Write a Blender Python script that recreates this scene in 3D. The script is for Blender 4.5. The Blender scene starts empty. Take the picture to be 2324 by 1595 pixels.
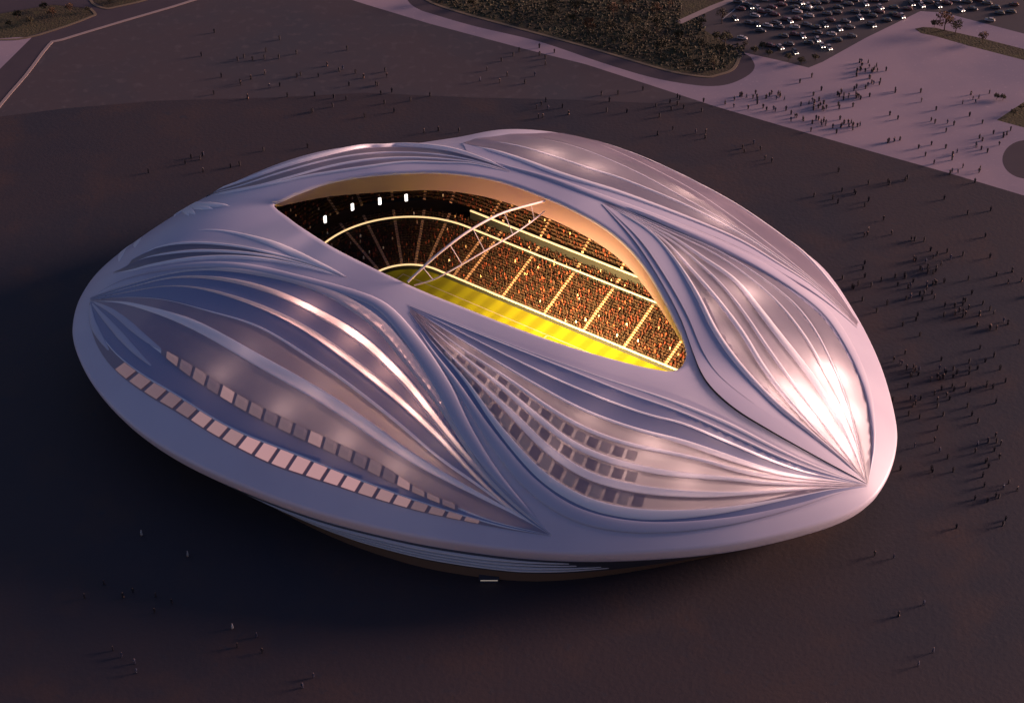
import bpy, bmesh, math, random
import numpy as np
from mathutils import Vector
from mathutils.bvhtree import BVHTree
random.seed(7)
R = math.radians
SC = bpy.context.scene
COL = SC.collection

# ---------------------------------------------------------------- camera, sky, sun, exposure
PW, PH, FOC = 2324.0, 1595.0, 4337.0
PITCH, DIST = R(38), 540.0
CAM = np.array([0, -DIST * math.cos(PITCH), DIST * math.sin(PITCH)])
FWD = np.array([0, math.cos(PITCH), -math.sin(PITCH)])
UPV = np.array([0, math.sin(PITCH), math.cos(PITCH)])
RGT = np.array([1.0, 0, 0])
cam = bpy.data.cameras.new('camera')
cam.sensor_width = 36.0
cam.lens = 36.0 * FOC / PW
cam.clip_start = 1.0
cam.clip_end = 12000.0
cob = bpy.data.objects.new('camera', cam)
cob.location = CAM
cob.rotation_euler = (math.pi / 2 - PITCH, 0, 0)
COL.objects.link(cob)
SC.camera = cob

SUN_EL, SUN_AZ = R(10), R(72)            # azimuth clockwise from +Y (north)
world = bpy.data.worlds.new('World')
SC.world = world
world.use_nodes = True
wn = world.node_tree.nodes
wl = world.node_tree.links
wn.clear()
sky = wn.new('ShaderNodeTexSky')
sky.sky_type = 'NISHITA'
sky.sun_disc = False
sky.sun_elevation = R(4)
sky.sun_rotation = SUN_AZ
sky.air_density = 1.2
sky.dust_density = 1.0
sky.ozone_density = 2.0
bg = wn.new('ShaderNodeBackground')
bg.inputs['Strength'].default_value = 0.125
wo = wn.new('ShaderNodeOutputWorld')
tint = wn.new('ShaderNodeMix'); tint.data_type = 'RGBA'; tint.blend_type = 'MULTIPLY'
tint.inputs[0].default_value = 1.0
tint.inputs[7].default_value = (0.98, 0.82, 1.16, 1)      # mauve afterglow of the dusk sky
wl.new(sky.outputs[0], tint.inputs[6])
wl.new(tint.outputs[2], bg.inputs[0])
wl.new(bg.outputs[0], wo.inputs[0])
sun = bpy.data.lights.new('sun', 'SUN')
sun.energy = 4.8
sun.angle = R(18)
sun.color = (1.0, 0.62, 0.52)
so = bpy.data.objects.new('sun', sun)
sd = Vector((math.sin(SUN_AZ) * math.cos(SUN_EL), math.cos(SUN_AZ) * math.cos(SUN_EL), math.sin(SUN_EL)))
so.rotation_euler = sd.to_track_quat('Z', 'Y').to_euler()
COL.objects.link(so)
SC.view_settings.view_transform = 'Standard'
SC.view_settings.look = 'None'
SC.view_settings.gamma = 1.0
SC.view_settings.exposure = 0.62
SC.view_settings.use_curve_mapping = False
SC.render.engine = 'CYCLES'
SC.cycles.use_denoising = True
SC.cycles.max_bounces = 6
SC.cycles.diffuse_bounces = 3
SC.cycles.sample_clamp_indirect = 4.0


# ---------------------------------------------------------------- helpers
def at(px, py, z=0.0):
    """point of height z that lies under photograph point (px, py)"""
    d = FWD * FOC + RGT * (px - PW / 2) + UPV * (PH / 2 - py)
    return CAM + d * (z - CAM[2]) / d[2]


def ray(px, py):
    d = FWD * FOC + RGT * (px - PW / 2) + UPV * (PH / 2 - py)
    return Vector(CAM), Vector(d).normalized()


def mesh_obj(name, verts, faces, mat, parent=None, smooth=False, mats=None, fmi=None):
    me = bpy.data.meshes.new(name)
    me.from_pydata([tuple(v) for v in verts], [], faces)
    if mats:
        for m in mats:
            me.materials.append(m)
        me.polygons.foreach_set('material_index', fmi)
    else:
        me.materials.append(mat)
    if smooth:
        me.polygons.foreach_set('use_smooth', [True] * len(me.polygons))
    me.update()
    o = bpy.data.objects.new(name, me)
    COL.objects.link(o)
    if parent:
        o.parent = parent
    return o


def empty(name, loc=(0, 0, 0)):
    o = bpy.data.objects.new(name, None)
    o.location = loc
    COL.objects.link(o)
    return o


def tag(o, label=None, cat=None, group=None, kind=None):
    if label: o['label'] = label
    if cat: o['category'] = cat
    if group: o['group'] = group
    if kind: o['kind'] = kind
    return o


def catmull(P, t, closed=False):
    """P (n,k), t float array in station units"""
    P = np.asarray(P, float); n = len(P)
    t = np.asarray(t, float)
    i = np.floor(t).astype(int)
    if not closed:
        i = np.clip(i, 0, n - 2)
    f = (t - i)[:, None]
    if closed:
        g = lambda k: P[(i + k) % n]
        p0, p1, p2, p3 = g(-1), g(0), g(1), g(2)
    else:
        E = np.vstack([2 * P[0] - P[1], P, 2 * P[-1] - P[-2]])
        p0, p1, p2, p3 = E[i], E[i + 1], E[i + 2], E[i + 3]
    return 0.5 * (2 * p1 + (p2 - p0) * f + (2 * p0 - 5 * p1 + 4 * p2 - p3) * f * f + (3 * p1 - p0 - 3 * p2 + p3) * f ** 3)


def resample(pts, n):
    """smooth open curve through 2-D points, n samples evenly spaced"""
    pts = np.asarray(pts, float)
    d = np.linalg.norm(np.diff(pts, axis=0), axis=1)
    dense = catmull(pts, np.linspace(0, len(pts) - 1, len(pts) * 24))
    s = np.concatenate([[0], np.cumsum(np.linalg.norm(np.diff(dense, axis=0), axis=1))])
    q = np.linspace(0, s[-1], n)
    return np.stack([np.interp(q, s, dense[:, k]) for k in range(dense.shape[1])], 1)


def material(name, color, rough=0.5, metal=0.0, spec=0.5, emit=None, estr=0.0, noise=None, bump=None, coat=0.0, island=None, trans=0.0):
    m = bpy.data.materials.new(name)
    m.use_nodes = True
    nt = m.node_tree; b = nt.nodes['Principled BSDF']
    b.inputs['Base Color'].default_value = (*color, 1)
    b.inputs['Roughness'].default_value = rough
    b.inputs['Metallic'].default_value = metal
    b.inputs['Specular IOR Level'].default_value = spec
    b.inputs['Coat Weight'].default_value = coat
    b.inputs['Coat Roughness'].default_value = 0.25
    if emit:
        b.inputs['Emission Color'].default_value = (*emit, 1)
        b.inputs['Emission Strength'].default_value = estr
    if trans:            # woven membrane: part of the light passes through
        tr = nt.nodes.new('ShaderNodeBsdfTranslucent'); tr.inputs[0].default_value = (0.95, 0.86, 0.84, 1)
        ms = nt.nodes.new('ShaderNodeMixShader'); ms.inputs[0].default_value = trans
        nt.links.new(b.outputs[0], ms.inputs[1]); nt.links.new(tr.outputs[0], ms.inputs[2])
        nt.links.new(ms.outputs[0], nt.nodes['Material Output'].inputs[0])
    tc = None
    if noise or bump:
        tc = nt.nodes.new('ShaderNodeTexCoord')
    if noise:            # list of (scale, second colour, low, high, detail)
        prev = None
        for (sc, c2, lo, hi, det) in noise:
            n = nt.nodes.new('ShaderNodeTexNoise')
            n.inputs['Scale'].default_value = sc
            n.inputs['Detail'].default_value = det
            nt.links.new(tc.outputs['Object'], n.inputs['Vector'])
            mr = nt.nodes.new('ShaderNodeMapRange')
            mr.inputs['From Min'].default_value = lo
            mr.inputs['From Max'].default_value = hi
            nt.links.new(n.outputs['Fac'], mr.inputs['Value'])
            mx = nt.nodes.new('ShaderNodeMix'); mx.data_type = 'RGBA'
            nt.links.new(mr.outputs[0], mx.inputs[0])
            if prev is None:
                mx.inputs[6].default_value = (*color, 1)
            else:
                nt.links.new(prev, mx.inputs[6])
            mx.inputs[7].default_value = (*c2, 1)
            prev = mx.outputs[2]
        nt.links.new(prev, b.inputs['Base Color'])
    if island:           # colours picked per loose piece
        g = nt.nodes.new('ShaderNodeNewGeometry')
        cr = nt.nodes.new('ShaderNodeValToRGB')
        cr.color_ramp.interpolation = 'CONSTANT'
        els = cr.color_ramp.elements
        while len(els) < len(island):
            els.new(0.5)
        for e, (p, c) in zip(els, island):
            e.position = p; e.color = (*c, 1)
        nt.links.new(g.outputs['Random Per Island'], cr.inputs[0])
        nt.links.new(cr.outputs[0], b.inputs['Base Color'])
    if bump:
        n = nt.nodes.new('ShaderNodeTexNoise')
        n.inputs['Scale'].default_value = bump[0]
        n.inputs['Detail'].default_value = 6
        nt.links.new(tc.outputs['Object'], n.inputs['Vector'])
        bp = nt.nodes.new('ShaderNodeBump')
        bp.inputs['Strength'].default_value = bump[1]
        bp.inputs['Distance'].default_value = bump[2]
        nt.links.new(n.outputs['Fac'], bp.inputs['Height'])
        nt.links.new(bp.outputs[0], b.inputs['Normal'])
    return m


M = {
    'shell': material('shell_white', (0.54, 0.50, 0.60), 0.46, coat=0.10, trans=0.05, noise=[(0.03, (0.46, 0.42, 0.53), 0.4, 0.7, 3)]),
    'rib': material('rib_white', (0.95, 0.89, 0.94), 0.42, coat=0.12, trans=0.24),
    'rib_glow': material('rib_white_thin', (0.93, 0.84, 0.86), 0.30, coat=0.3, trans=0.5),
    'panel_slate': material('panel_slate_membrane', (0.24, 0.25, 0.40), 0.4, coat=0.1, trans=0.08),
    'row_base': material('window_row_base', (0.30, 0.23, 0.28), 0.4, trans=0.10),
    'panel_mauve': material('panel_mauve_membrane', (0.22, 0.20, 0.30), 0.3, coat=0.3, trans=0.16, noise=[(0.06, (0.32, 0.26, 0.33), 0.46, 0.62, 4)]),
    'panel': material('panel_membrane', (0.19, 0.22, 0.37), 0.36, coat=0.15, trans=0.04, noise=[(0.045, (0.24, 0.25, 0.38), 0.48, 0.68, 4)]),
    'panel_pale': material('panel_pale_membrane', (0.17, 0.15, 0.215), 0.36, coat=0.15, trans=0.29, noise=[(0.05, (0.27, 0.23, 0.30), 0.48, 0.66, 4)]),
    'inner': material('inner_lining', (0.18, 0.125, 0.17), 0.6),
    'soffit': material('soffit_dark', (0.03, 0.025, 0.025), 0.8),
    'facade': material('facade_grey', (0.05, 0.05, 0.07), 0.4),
    'plinth': material('plinth_bronze', (0.16, 0.09, 0.06), 0.5),
    'fin': material('fin_metal', (0.90, 0.82, 0.86), 0.35),
    'lit': material('lit_window', (0.36, 0.28, 0.29), 0.4, emit=(1.0, 0.50, 0.46), estr=0.28),
    'lit_dim': material('dim_lit_window', (0.34, 0.27, 0.28), 0.4, emit=(1.0, 0.52, 0.44), estr=0.08),
    'lit_mid': material('mid_lit_window', (0.35, 0.27, 0.28), 0.4, emit=(1.0, 0.52, 0.46), estr=0.18),
    'lit_faint': material('faint_lit_window', (0.32, 0.25, 0.28), 0.4, emit=(1.0, 0.52, 0.44), estr=0.05),
    'beige': material('beige_glazing', (0.46, 0.38, 0.38), 0.5, trans=0.3),
    'dark_win': material('dark_glazing', (0.20, 0.17, 0.24), 0.6, trans=0.22),
    'glass_strip': material('window_bar', (0.40, 0.34, 0.38), 0.4),
    'step': material('terrace_concrete', (0.035, 0.015, 0.012), 0.8),
    'aisle': material('aisle_concrete', (0.50, 0.33, 0.27), 0.7),
    'box_wall': material('hospitality_wall', (0.014, 0.018, 0.022), 0.5),
    'ledge': material('led_fascia', (0.45, 0.42, 0.38), 0.5, emit=(1.0, 0.66, 0.32), estr=0.7),
    'truss': material('truss_steel', (0.80, 0.66, 0.62), 0.4),
    'lamp': material('lamp_lens', (1, 1, 1), 0.4, emit=(1.0, 0.93, 0.86), estr=2.5),
    'lamp_body': material('lamp_body', (0.05, 0.05, 0.05), 0.5),
}


# ---------------------------------------------------------------- ground and setting
def sheet(name, pts, z, mat, world_pts=False):
    v = [(*at(x, y)[:2], z) if not world_pts else (x, y, z) for x, y in pts]
    from mathutils.geometry import tessellate_polygon
    tr = tessellate_polygon([[Vector((p[0], p[1], 0)) for p in v]])
    me = bpy.data.meshes.new(name); me.from_pydata([tuple(map(float, p)) for p in v], [], [tuple(t) for t in tr])
    me.materials.append(mat)
    o = bpy.data.objects.new(name, me); COL.objects.link(o)
    o['kind'] = 'structure'
    return o


def smoothpoly(pts, n=6):
    P = np.array(pts, float)
    return catmull(P, np.linspace(0, len(P) - 1, (len(P) - 1) * n + 1))


def strip_curve(name, pts, w, z0, z1, mat, label=None):
    """kerb: raised strip along an open curve given in photograph points"""
    c = np.array([at(x, y)[:2] for x, y in pts])
    d = np.gradient(c, axis=0); d /= np.linalg.norm(d, axis=1)[:, None]
    nn = np.stack([-d[:, 1], d[:, 0]], 1) * w / 2
    V, F = [], []
    for i in range(len(c)):
        a, b = c[i] + nn[i], c[i] - nn[i]
        V += [(*a, z0), (*a, z1), (*b, z1), (*b, z0)]
        if i:
            k = 4 * i; j = k - 4
            F += [(j, k, k + 1, j + 1), (j + 1, k + 1, k + 2, j + 2), (j + 2, k + 2, k + 3, j + 3)]
    o = mesh_obj(name, V, F, mat)
    o['kind'] = 'structure'
    return o


m_ground = material('dark_paving', (0.030, 0.018, 0.022), 0.75, noise=[(0.012, (0.017, 0.014, 0.023), 0.44, 0.58, 5), (0.05, (0.042, 0.022, 0.021), 0.50, 0.72, 5), (0.35, (0.024, 0.018, 0.025), 0.58, 0.72, 4)], bump=(0.8, 0.3, 0.2))
m_zone = material('upper_paving', (0.056, 0.038, 0.041), 0.75, noise=[(0.02, (0.044, 0.037, 0.044), 0.45, 0.62, 5), (0.3, (0.085, 0.064, 0.066), 0.55, 0.8, 5)])
m_plaza = material('pale_paving', (0.32, 0.23, 0.255), 0.7, noise=[(0.02, (0.24, 0.185, 0.225), 0.42, 0.6, 5), (0.6, (0.39, 0.29, 0.31), 0.6, 0.85, 5)])
m_road = material('road_asphalt', (0.045, 0.030, 0.038), 0.8, noise=[(0.1, (0.055, 0.036, 0.044), 0.4, 0.7, 5)])
m_lot = material('lot_asphalt', (0.060, 0.045, 0.046), 0.8, noise=[(0.05, (0.045, 0.036, 0.040), 0.4, 0.7, 5)])
m_grass = material('dry_grass', (0.050, 0.038, 0.012), 0.9, noise=[(0.05, (0.030, 0.018, 0.006), 0.42, 0.62, 5), (0.4, (0.070, 0.060, 0.016), 0.5, 0.8, 5)], bump=(1.2, 0.6, 0.5))
m_kerb = material('kerb_stone', (0.30, 0.22, 0.20), 0.7)
m_kerb_dim = material('kerb_ochre_stone', (0.17, 0.12, 0.07), 0.7)
m_line = material('line_paint', (0.45, 0.42, 0.42), 0.7)

sheet('ground', [(-4000, -1500), (4000, -1500), (4000, 5000), (-4000, 5000)], 0.0, m_ground, True)
sheet('upper_paving', [(-700, 300), (0, 265), (143, 247), (357, 229), (608, 222), (831, 211), (1080, 222), (1280, 226), (1474, 234), (1600, 233), (1474, 193), (1331, 147), (1188, 111), (974, 54), (831, 11), (700, -40), (560, -40), (443, 0), (125, 95), (0, 240)], 0.004, m_zone)
# pale plaza: the stripe and the wide area to the right
plz_low = [(560, -90), (760, -12), (831, 11), (974, 54), (1188, 111), (1331, 147), (1474, 193), (1617, 240), (1771, 285), (1964, 340), (2156, 394), (2324, 444), (3000, 650)]
plz_up = [(3400, 300), (2324, 77), (2140, 29), (2089, 26), (1964, 87), (1867, 141), (1835, 154), (1771, 138), (1685, 119)]
road_low = smoothpoly([(1704, 130), (1713, 151), (1700, 170), (1662, 189), (1620, 196), (1564, 192), (1474, 175), (1367, 143), (1224, 95), (1081, 61), (990, 35), (949, 21), (924, 0), (905, -50), (900, -90)], 4)
sheet('plaza', plz_low + plz_up + [tuple(p) for p in road_low], 0.008, m_plaza)
kerb_in = smoothpoly([(1678, 122), (1675, 140), (1660, 160), (1625, 172), (1600, 175), (1528, 164), (1439, 139), (1331, 107), (1188, 68), (1045, 29), (967, 0), (935, -40), (930, -90)], 4)
sheet('service_road', [tuple(p) for p in road_low] + [tuple(p) for p in kerb_in[::-1]], 0.012, m_road)
sheet('lawn', [tuple(p) for p in kerb_in] + [(1400, -220), (1900, -130), (1656, 0), (1579, 38), (1600, 70), (1650, 100)], 0.016, m_grass)
sheet('car_park', [(1656, 0), (1579, 38), (1600, 70), (1650, 100), (1690, 119), (1771, 138), (1835, 154), (1867, 141), (1964, 87), (2089, 26), (2140, 29), (2324, 77), (3400, 300), (3400, -150), (1900, -130)], 0.020, m_lot)
strip_curve('kerb', kerb_in, 1.1, 0.0, 0.14, m_kerb_dim)
strip_curve('footpath', [(1540, 52), (1575, 36), (1620, 16), (1662, 0), (1760, -50)], 2.6, 0.0, 0.05, m_kerb)
# road and islands, far left
sheet('approach_road', [(0, 240), (125, 95), (443, 0), (600, -60), (560, -120), (343, 0), (240, 22), (207, 36), (72, 86), (0, 157), (-300, 430), (-300, 600)], 0.012, m_road)
strip_curve('kerb', smoothpoly([(-260, 560), (-120, 395), (0, 240), (60, 170), (112, 102), (140, 91), (282, 48), (443, 0), (600, -60)], 3), 1.2, 0.0, 0.14, m_kerb)
sheet('pale_forecourt', [(0, 157), (72, 86), (0, 84), (-300, 110), (-300, 430)], 0.008, m_plaza)
isl = [(-40, 90), (0, 88), (60, 84), (150, 58), (205, 37), (212, 33), (200, 20), (120, 12), (0, 32), (-60, 50)]
sheet('lawn_island', isl, 0.016, m_grass)
strip_curve('kerb', smoothpoly([(-60, 92), (0, 91), (60, 87), (150, 60), (205, 39), (216, 33), (205, 20)], 3), 1.0, 0.0, 0.14, m_kerb_dim)
sheet('forecourt_road', [(-60, 48), (0, 30), (120, 10), (200, 18), (214, 32), (240, 22), (210, 5), (230, -60), (-60, -60)], 0.010, m_road)
sheet('lawn_island', [(212, 4), (240, 19), (262, 16), (343, -4), (460, -50), (300, -80), (230, -30)], 0.018, m_grass)
strip_curve('kerb', smoothpoly([(205, 0), (215, 12), (240, 20), (262, 17), (343, -3), (460, -48)], 3), 1.0, 0.0, 0.14, m_kerb_dim)
# lawn strips on the plaza
sheet('lawn_strip', [(2076, 66), (2095, 62), (2124, 64), (2230, 88), (2324, 112), (2800, 222), (2800, 262), (2324, 137), (2200, 105), (2124, 83), (2090, 76)], 0.016, m_grass)
sheet('lawn_wedge', [(2262, 273), (2324, 232), (2440, 150), (2560, 330), (2324, 290)], 0.016, m_grass)
th = np.linspace(0, 2 * math.pi, 40, endpoint=False)
sheet('dark_roundabout', [(2332 + 57 * math.cos(t), 362 + 44 * math.sin(t)) for t in th], 0.014, m_road)
for k in range(7):
    x0 = 1640 + 95 * k
    strip_curve('parking_line', [(x0, 104 - 8 * k - (20 if k > 2 else 0) - 60), (x0 + 130, -60)], 0.25, 0.021, 0.026, m_line)

# ---------------------------------------------------------------- stadium shell
RIM = [(165, 740, 16), (175, 800, 16), (215, 875, 16), (290, 955, 16), (400, 1030, 15.5), (550, 1100, 15), (700, 1155, 14.5), (850, 1195, 14),
       (1000, 1225, 14), (1200, 1250, 14), (1400, 1255, 14), (1650, 1235, 14), (1850, 1190, 14), (1960, 1145, 14), (2010, 1090, 14),
       (2035, 1010, 14), (2028, 930, 14), (1995, 820, 14), (1940, 710, 14), (1870, 610, 14), (1780, 540, 14), (1680, 470, 14), (1560, 405, 14),
       (1430, 350, 14), (1300, 325, 14), (1180, 320, 14), (1060, 335, 14), (900, 350, 14), (760, 365, 14), (620, 400, 15), (480, 450, 16),
       (350, 520, 16), (240, 600, 16), (185, 670, 16)]
LIP = [(650, 492, 32), (668, 506, 33), (690, 521, 34), (718, 539, 34), (755, 562, 35), (815, 593, 35.5), (885, 627, 36), (960, 661, 36),
       (1050, 697, 36), (1170, 744, 36), (1300, 789, 35.5), (1440, 828, 34), (1514, 842, 33), (1542, 837, 32.5), (1555, 822, 32),
       (1561, 800, 32), (1553, 767, 32.5), (1535, 728, 33), (1508, 675, 34), (1470, 612, 35), (1425, 558, 36), (1370, 513, 37), (1300, 473, 38),
       (1220, 438, 38), (1140, 410, 38), (1060, 394, 38), (980, 388, 37.5), (890, 391, 37), (810, 399, 36), (740, 413, 35), (680, 434, 34),
       (640, 452, 33), (619, 463, 32), (628, 476, 32)]
INSET = [15, 15, 15, 15, 14, 10, 7, 4.5, 3.5, 4, 7, 11, 13, 14, 15] + [15] * 19
DROP = [1.5, 1.5, 2, 2.5, 3, 3, 3, 3, 3, 3, 3, 2.5, 2, 1.6, 1.6, 2, 3.5, 5, 6.5, 7.5, 7.5, 7.5, 7.5, 7.5, 7.5, 7.2, 7, 7, 6.6, 5.5, 4, 2.5, 1.5, 1.5]
POW = [2.3] * 34
for _k, _v in ((23, 2.45), (24, 2.65), (25, 2.6), (26, 2.2), (27, 1.95), (28, 2.35), (29, 2.55), (30, 2.4)):
    POW[_k] = _v
NS = len(RIM)
Rw = np.array([at(*p) for p in RIM]); Hw = np.array([at(*p) for p in LIP])
NU = 340
tu = np.arange(NU) * NS / NU
Rc = catmull(Rw, tu, True); Hc = catmull(Hw, tu, True)
Pc = catmull(np.array(POW)[:, None], tu, True)[:, 0]
Ic = catmull(np.array(INSET, float)[:, None], tu, True)[:, 0]
Dc = catmull(np.array(DROP)[:, None], tu, True)[:, 0]
NV = 64
vs = (np.linspace(0, 1, NV + 1)) ** 1.15


def grid_faces(nu, nv, closed=True):
    F = []
    for j in range(nv - 1):
        for i in range(nu if closed else nu - 1):
            k = (i + 1) % nu
            F.append((j * nu + i, j * nu + k, (j + 1) * nu + k, (j + 1) * nu + i))
    return F


rows = []
for v in vs:
    p = Rc * (1 - v) + Hc * v
    p[:, 2] = Rc[:, 2] + (Hc[:, 2] - Rc[:, 2]) * (1 - (1 - v) ** Pc)
    rows.append(p)
ctr = Rc.mean(0)
rad = Rc[:, :2] - ctr[:2]; rad /= np.linalg.norm(rad, axis=1)[:, None]
hin = (Rc - Hc)[:, :2]; hin /= np.linalg.norm(hin, axis=1)[:, None]


def off(c, d, dirs, z):
    q = c.copy(); q[:, :2] += dirs * np.asarray(d).reshape(-1, 1) if np.ndim(d) else dirs * d
    q[:, 2] = z
    return q


stadium = empty('stadium', (float(ctr[0]), float(ctr[1]), 0))
tag(stadium, 'white oval football stadium with sweeping ribbed roof and glowing open bowl', 'stadium')
stadium_inv = Vector(stadium.location)


def part(name, V, F, mat, parent, smooth=True, **k):
    o = mesh_obj(name, V, F, mat, parent, smooth, **k)
    o.matrix_parent_inverse = parent.matrix_world.inverted() if parent.parent else parent.matrix_world.inverted()
    return o


bpy.context.view_layer.update()


def world_part(name, V, F, mat, parent, smooth=True, **k):
    """vertices are given in world metres; the child keeps them there"""
    if parent is stadium:
        V = [(v[0] - stadium_inv.x, v[1] - stadium_inv.y, v[2]) for v in V]
    elif parent is not None:
        V = [(v[0] - stadium_inv.x, v[1] - stadium_inv.y, v[2]) for v in V]
    return mesh_obj(name, V, F, mat, parent, smooth, **k)


# roof skin with a rolled rim and a rolled lip at the opening
rim_under = [off(Rc, -1.6, rad, Rc[:, 2] - 4.2), off(Rc, -0.5, rad, Rc[:, 2] - 2.2), off(Rc, 0.0, rad, Rc[:, 2] - 0.7)]
skin_rows = rim_under + rows
lip_rows = [off(Hc, -0.35, hin, Hc[:, 2] - 0.25), off(Hc, -0.45, hin, Hc[:, 2] - 0.7)]
V = np.vstack(skin_rows + lip_rows)
nr = len(skin_rows) + 2
shell = world_part('shell', V, grid_faces(NU, nr), M['shell'], stadium)
bvh = BVHTree.FromPolygons([Vector(v) for v in np.vstack(rows)], grid_faces(NU, NV + 1))

# inner lining and dark soffit
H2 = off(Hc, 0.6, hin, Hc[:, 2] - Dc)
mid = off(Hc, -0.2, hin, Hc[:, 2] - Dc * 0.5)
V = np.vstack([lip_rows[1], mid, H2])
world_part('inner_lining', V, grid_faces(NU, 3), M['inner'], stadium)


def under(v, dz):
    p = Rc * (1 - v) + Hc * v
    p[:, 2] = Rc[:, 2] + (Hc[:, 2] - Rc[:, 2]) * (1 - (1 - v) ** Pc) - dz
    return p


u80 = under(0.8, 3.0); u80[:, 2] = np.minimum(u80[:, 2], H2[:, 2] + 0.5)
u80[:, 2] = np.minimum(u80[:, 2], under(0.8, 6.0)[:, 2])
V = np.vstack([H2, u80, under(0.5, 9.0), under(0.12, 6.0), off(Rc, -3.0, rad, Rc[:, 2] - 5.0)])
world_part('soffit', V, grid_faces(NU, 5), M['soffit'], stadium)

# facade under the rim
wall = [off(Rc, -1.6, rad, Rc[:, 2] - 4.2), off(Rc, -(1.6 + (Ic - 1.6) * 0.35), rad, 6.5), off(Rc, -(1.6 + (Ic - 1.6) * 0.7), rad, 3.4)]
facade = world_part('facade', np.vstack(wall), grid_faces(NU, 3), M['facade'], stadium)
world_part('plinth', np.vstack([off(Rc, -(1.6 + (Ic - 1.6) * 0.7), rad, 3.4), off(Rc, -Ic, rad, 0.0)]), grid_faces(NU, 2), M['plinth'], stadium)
for k, zz in enumerate((8.6, 7.4, 6.2, 5.0)):       # thin bright fins along the near facade
    i0, i1 = int(NU * (4.9 + 0.2 * k) / NS), int(NU * (9.6 + 0.2 * k) / NS)
    ii = np.arange(i0, i1)
    z0, z1 = Rc[:, 2] - 4.2, 6.5
    def wallpt(z, out):
        f = np.where(z > z1, (z0 - z) / np.maximum(z0 - z1, .1) * 0.35, 0.35 + (z1 - z) / (z1 - 3.4) * 0.35)
        f = np.maximum(f, 0)
        tp = np.clip(np.minimum(np.arange(NU) - i0, i1 - np.arange(NU)) / 12.0, 0.02, 1)
        return off(Rc, -(1.6 + (Ic - 1.6) * f) + np.where(out > 0, out * tp, out), rad, z)[ii]
    V = np.vstack([wallpt(zz + 0.18, -0.1), wallpt(zz + 0.16, 0.8), wallpt(zz - 0.16, 0.8), wallpt(zz - 0.18, -0.1)])
    world_part('fin', V, grid_faces(len(ii), 4, False), M['fin'], facade, smooth=False)


# ---------------------------------------------------------------- ribs and panels laid on the shell
def hit(px, py):
    o, d = ray(px, py)
    loc, nor, _, _ = bvh.ray_cast(o, d)
    if loc is None:
        return None, None
    if nor.dot(d) > 0: nor = -nor
    return loc, nor


def hits(pts):
    """points of the shell under photograph points; a miss keeps its neighbour's distance"""
    out = []
    last = None
    for p in pts:
        l, n = hit(*p)
        if l is None:                       # just off the edge: step inward
            u = np.array([1080.0, 640.0]) - np.array(p); u /= np.linalg.norm(u)
            for st in range(1, 26):
                l, n = hit(*(np.array(p) + u * st * 2))
                if l is not None: break
        if l is None:
            out.append(None)
        else:
            out.append((np.array(l), np.array(n)))
    good = [i for i, o in enumerate(out) if o is not None]
    if not good:
        return None
    for i, o in enumerate(out):
        if o is None:
            j = min(good, key=lambda g: abs(g - i))
            l, n = out[j]
            dist = np.dot(l - CAM, FWD)
            d = FWD * FOC + RGT * (pts[i][0] - PW / 2) + UPV * (PH / 2 - pts[i][1])
            out[i] = (CAM + d * dist / FOC, n)
    return out


def smooth1(A, k=2):
    A = np.array(A, float)
    for _ in range(k):
        A[1:-1] = (A[:-2] + 2 * A[1:-1] + A[2:]) / 4
    return A


NL = 72


def wprof(w, n=NL):
    w = np.array(w, float)
    return np.interp(np.linspace(0, 1, n), np.linspace(0, 1, len(w)), w)


def add_rib(pts, widths, h, mat=None, name='rib', label=None, t0=0.0, t1=1.0):
    c = resample(pts, NL)
    RW[id(pts)] = wprof(widths)
    hs = hits(c)
    Pp = smooth1([q[0] for q in hs], 3); Nn = smooth1([q[1] for q in hs], 6)
    Nn /= np.linalg.norm(Nn, axis=1)[:, None]
    T = np.gradient(Pp, axis=0); T /= np.linalg.norm(T, axis=1)[:, None]
    S = np.cross(T, Nn); S /= np.linalg.norm(S, axis=1)[:, None]
    w = wprof(widths)
    a0, a1 = int(t0 * (NL - 1)), int(t1 * (NL - 1)) + 1
    K = 9
    th = np.linspace(0, math.pi, K)
    V, F = [], []
    idx = list(range(a0, a1))
    for q, i in enumerate(idx):
        e = min(1.0, q / 5.0 + 0.05, (len(idx) - 1 - q) / 5.0 + 0.05)
        ww = max(w[i], 0.12) / 2 * (0.4 + 0.6 * e); hh = h * 0.42 * e * min(1.0, ww / 0.9 + 0.25)
        for t in th:
            x = -math.cos(t); y = math.sin(t) ** 0.5 if math.sin(t) > 0 else 0
            V.append(Pp[i] + S[i] * ww * x + Nn[i] * (hh * y - (0.35 if y < 0.05 else 0)))
        if q:
            for j in range(K - 1):
                a = (q - 1) * K + j
                F.append((a, a + 1, a + K + 1, a + K))
    o = world_part(name, V, F, mat or M['rib'], shell)
    if label: o['label'] = label
    return o


QUEUE, RW = [], {}


def add_panel(*a, **k):
    QUEUE.append((a, k))          # built once every rib's width is known


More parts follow.
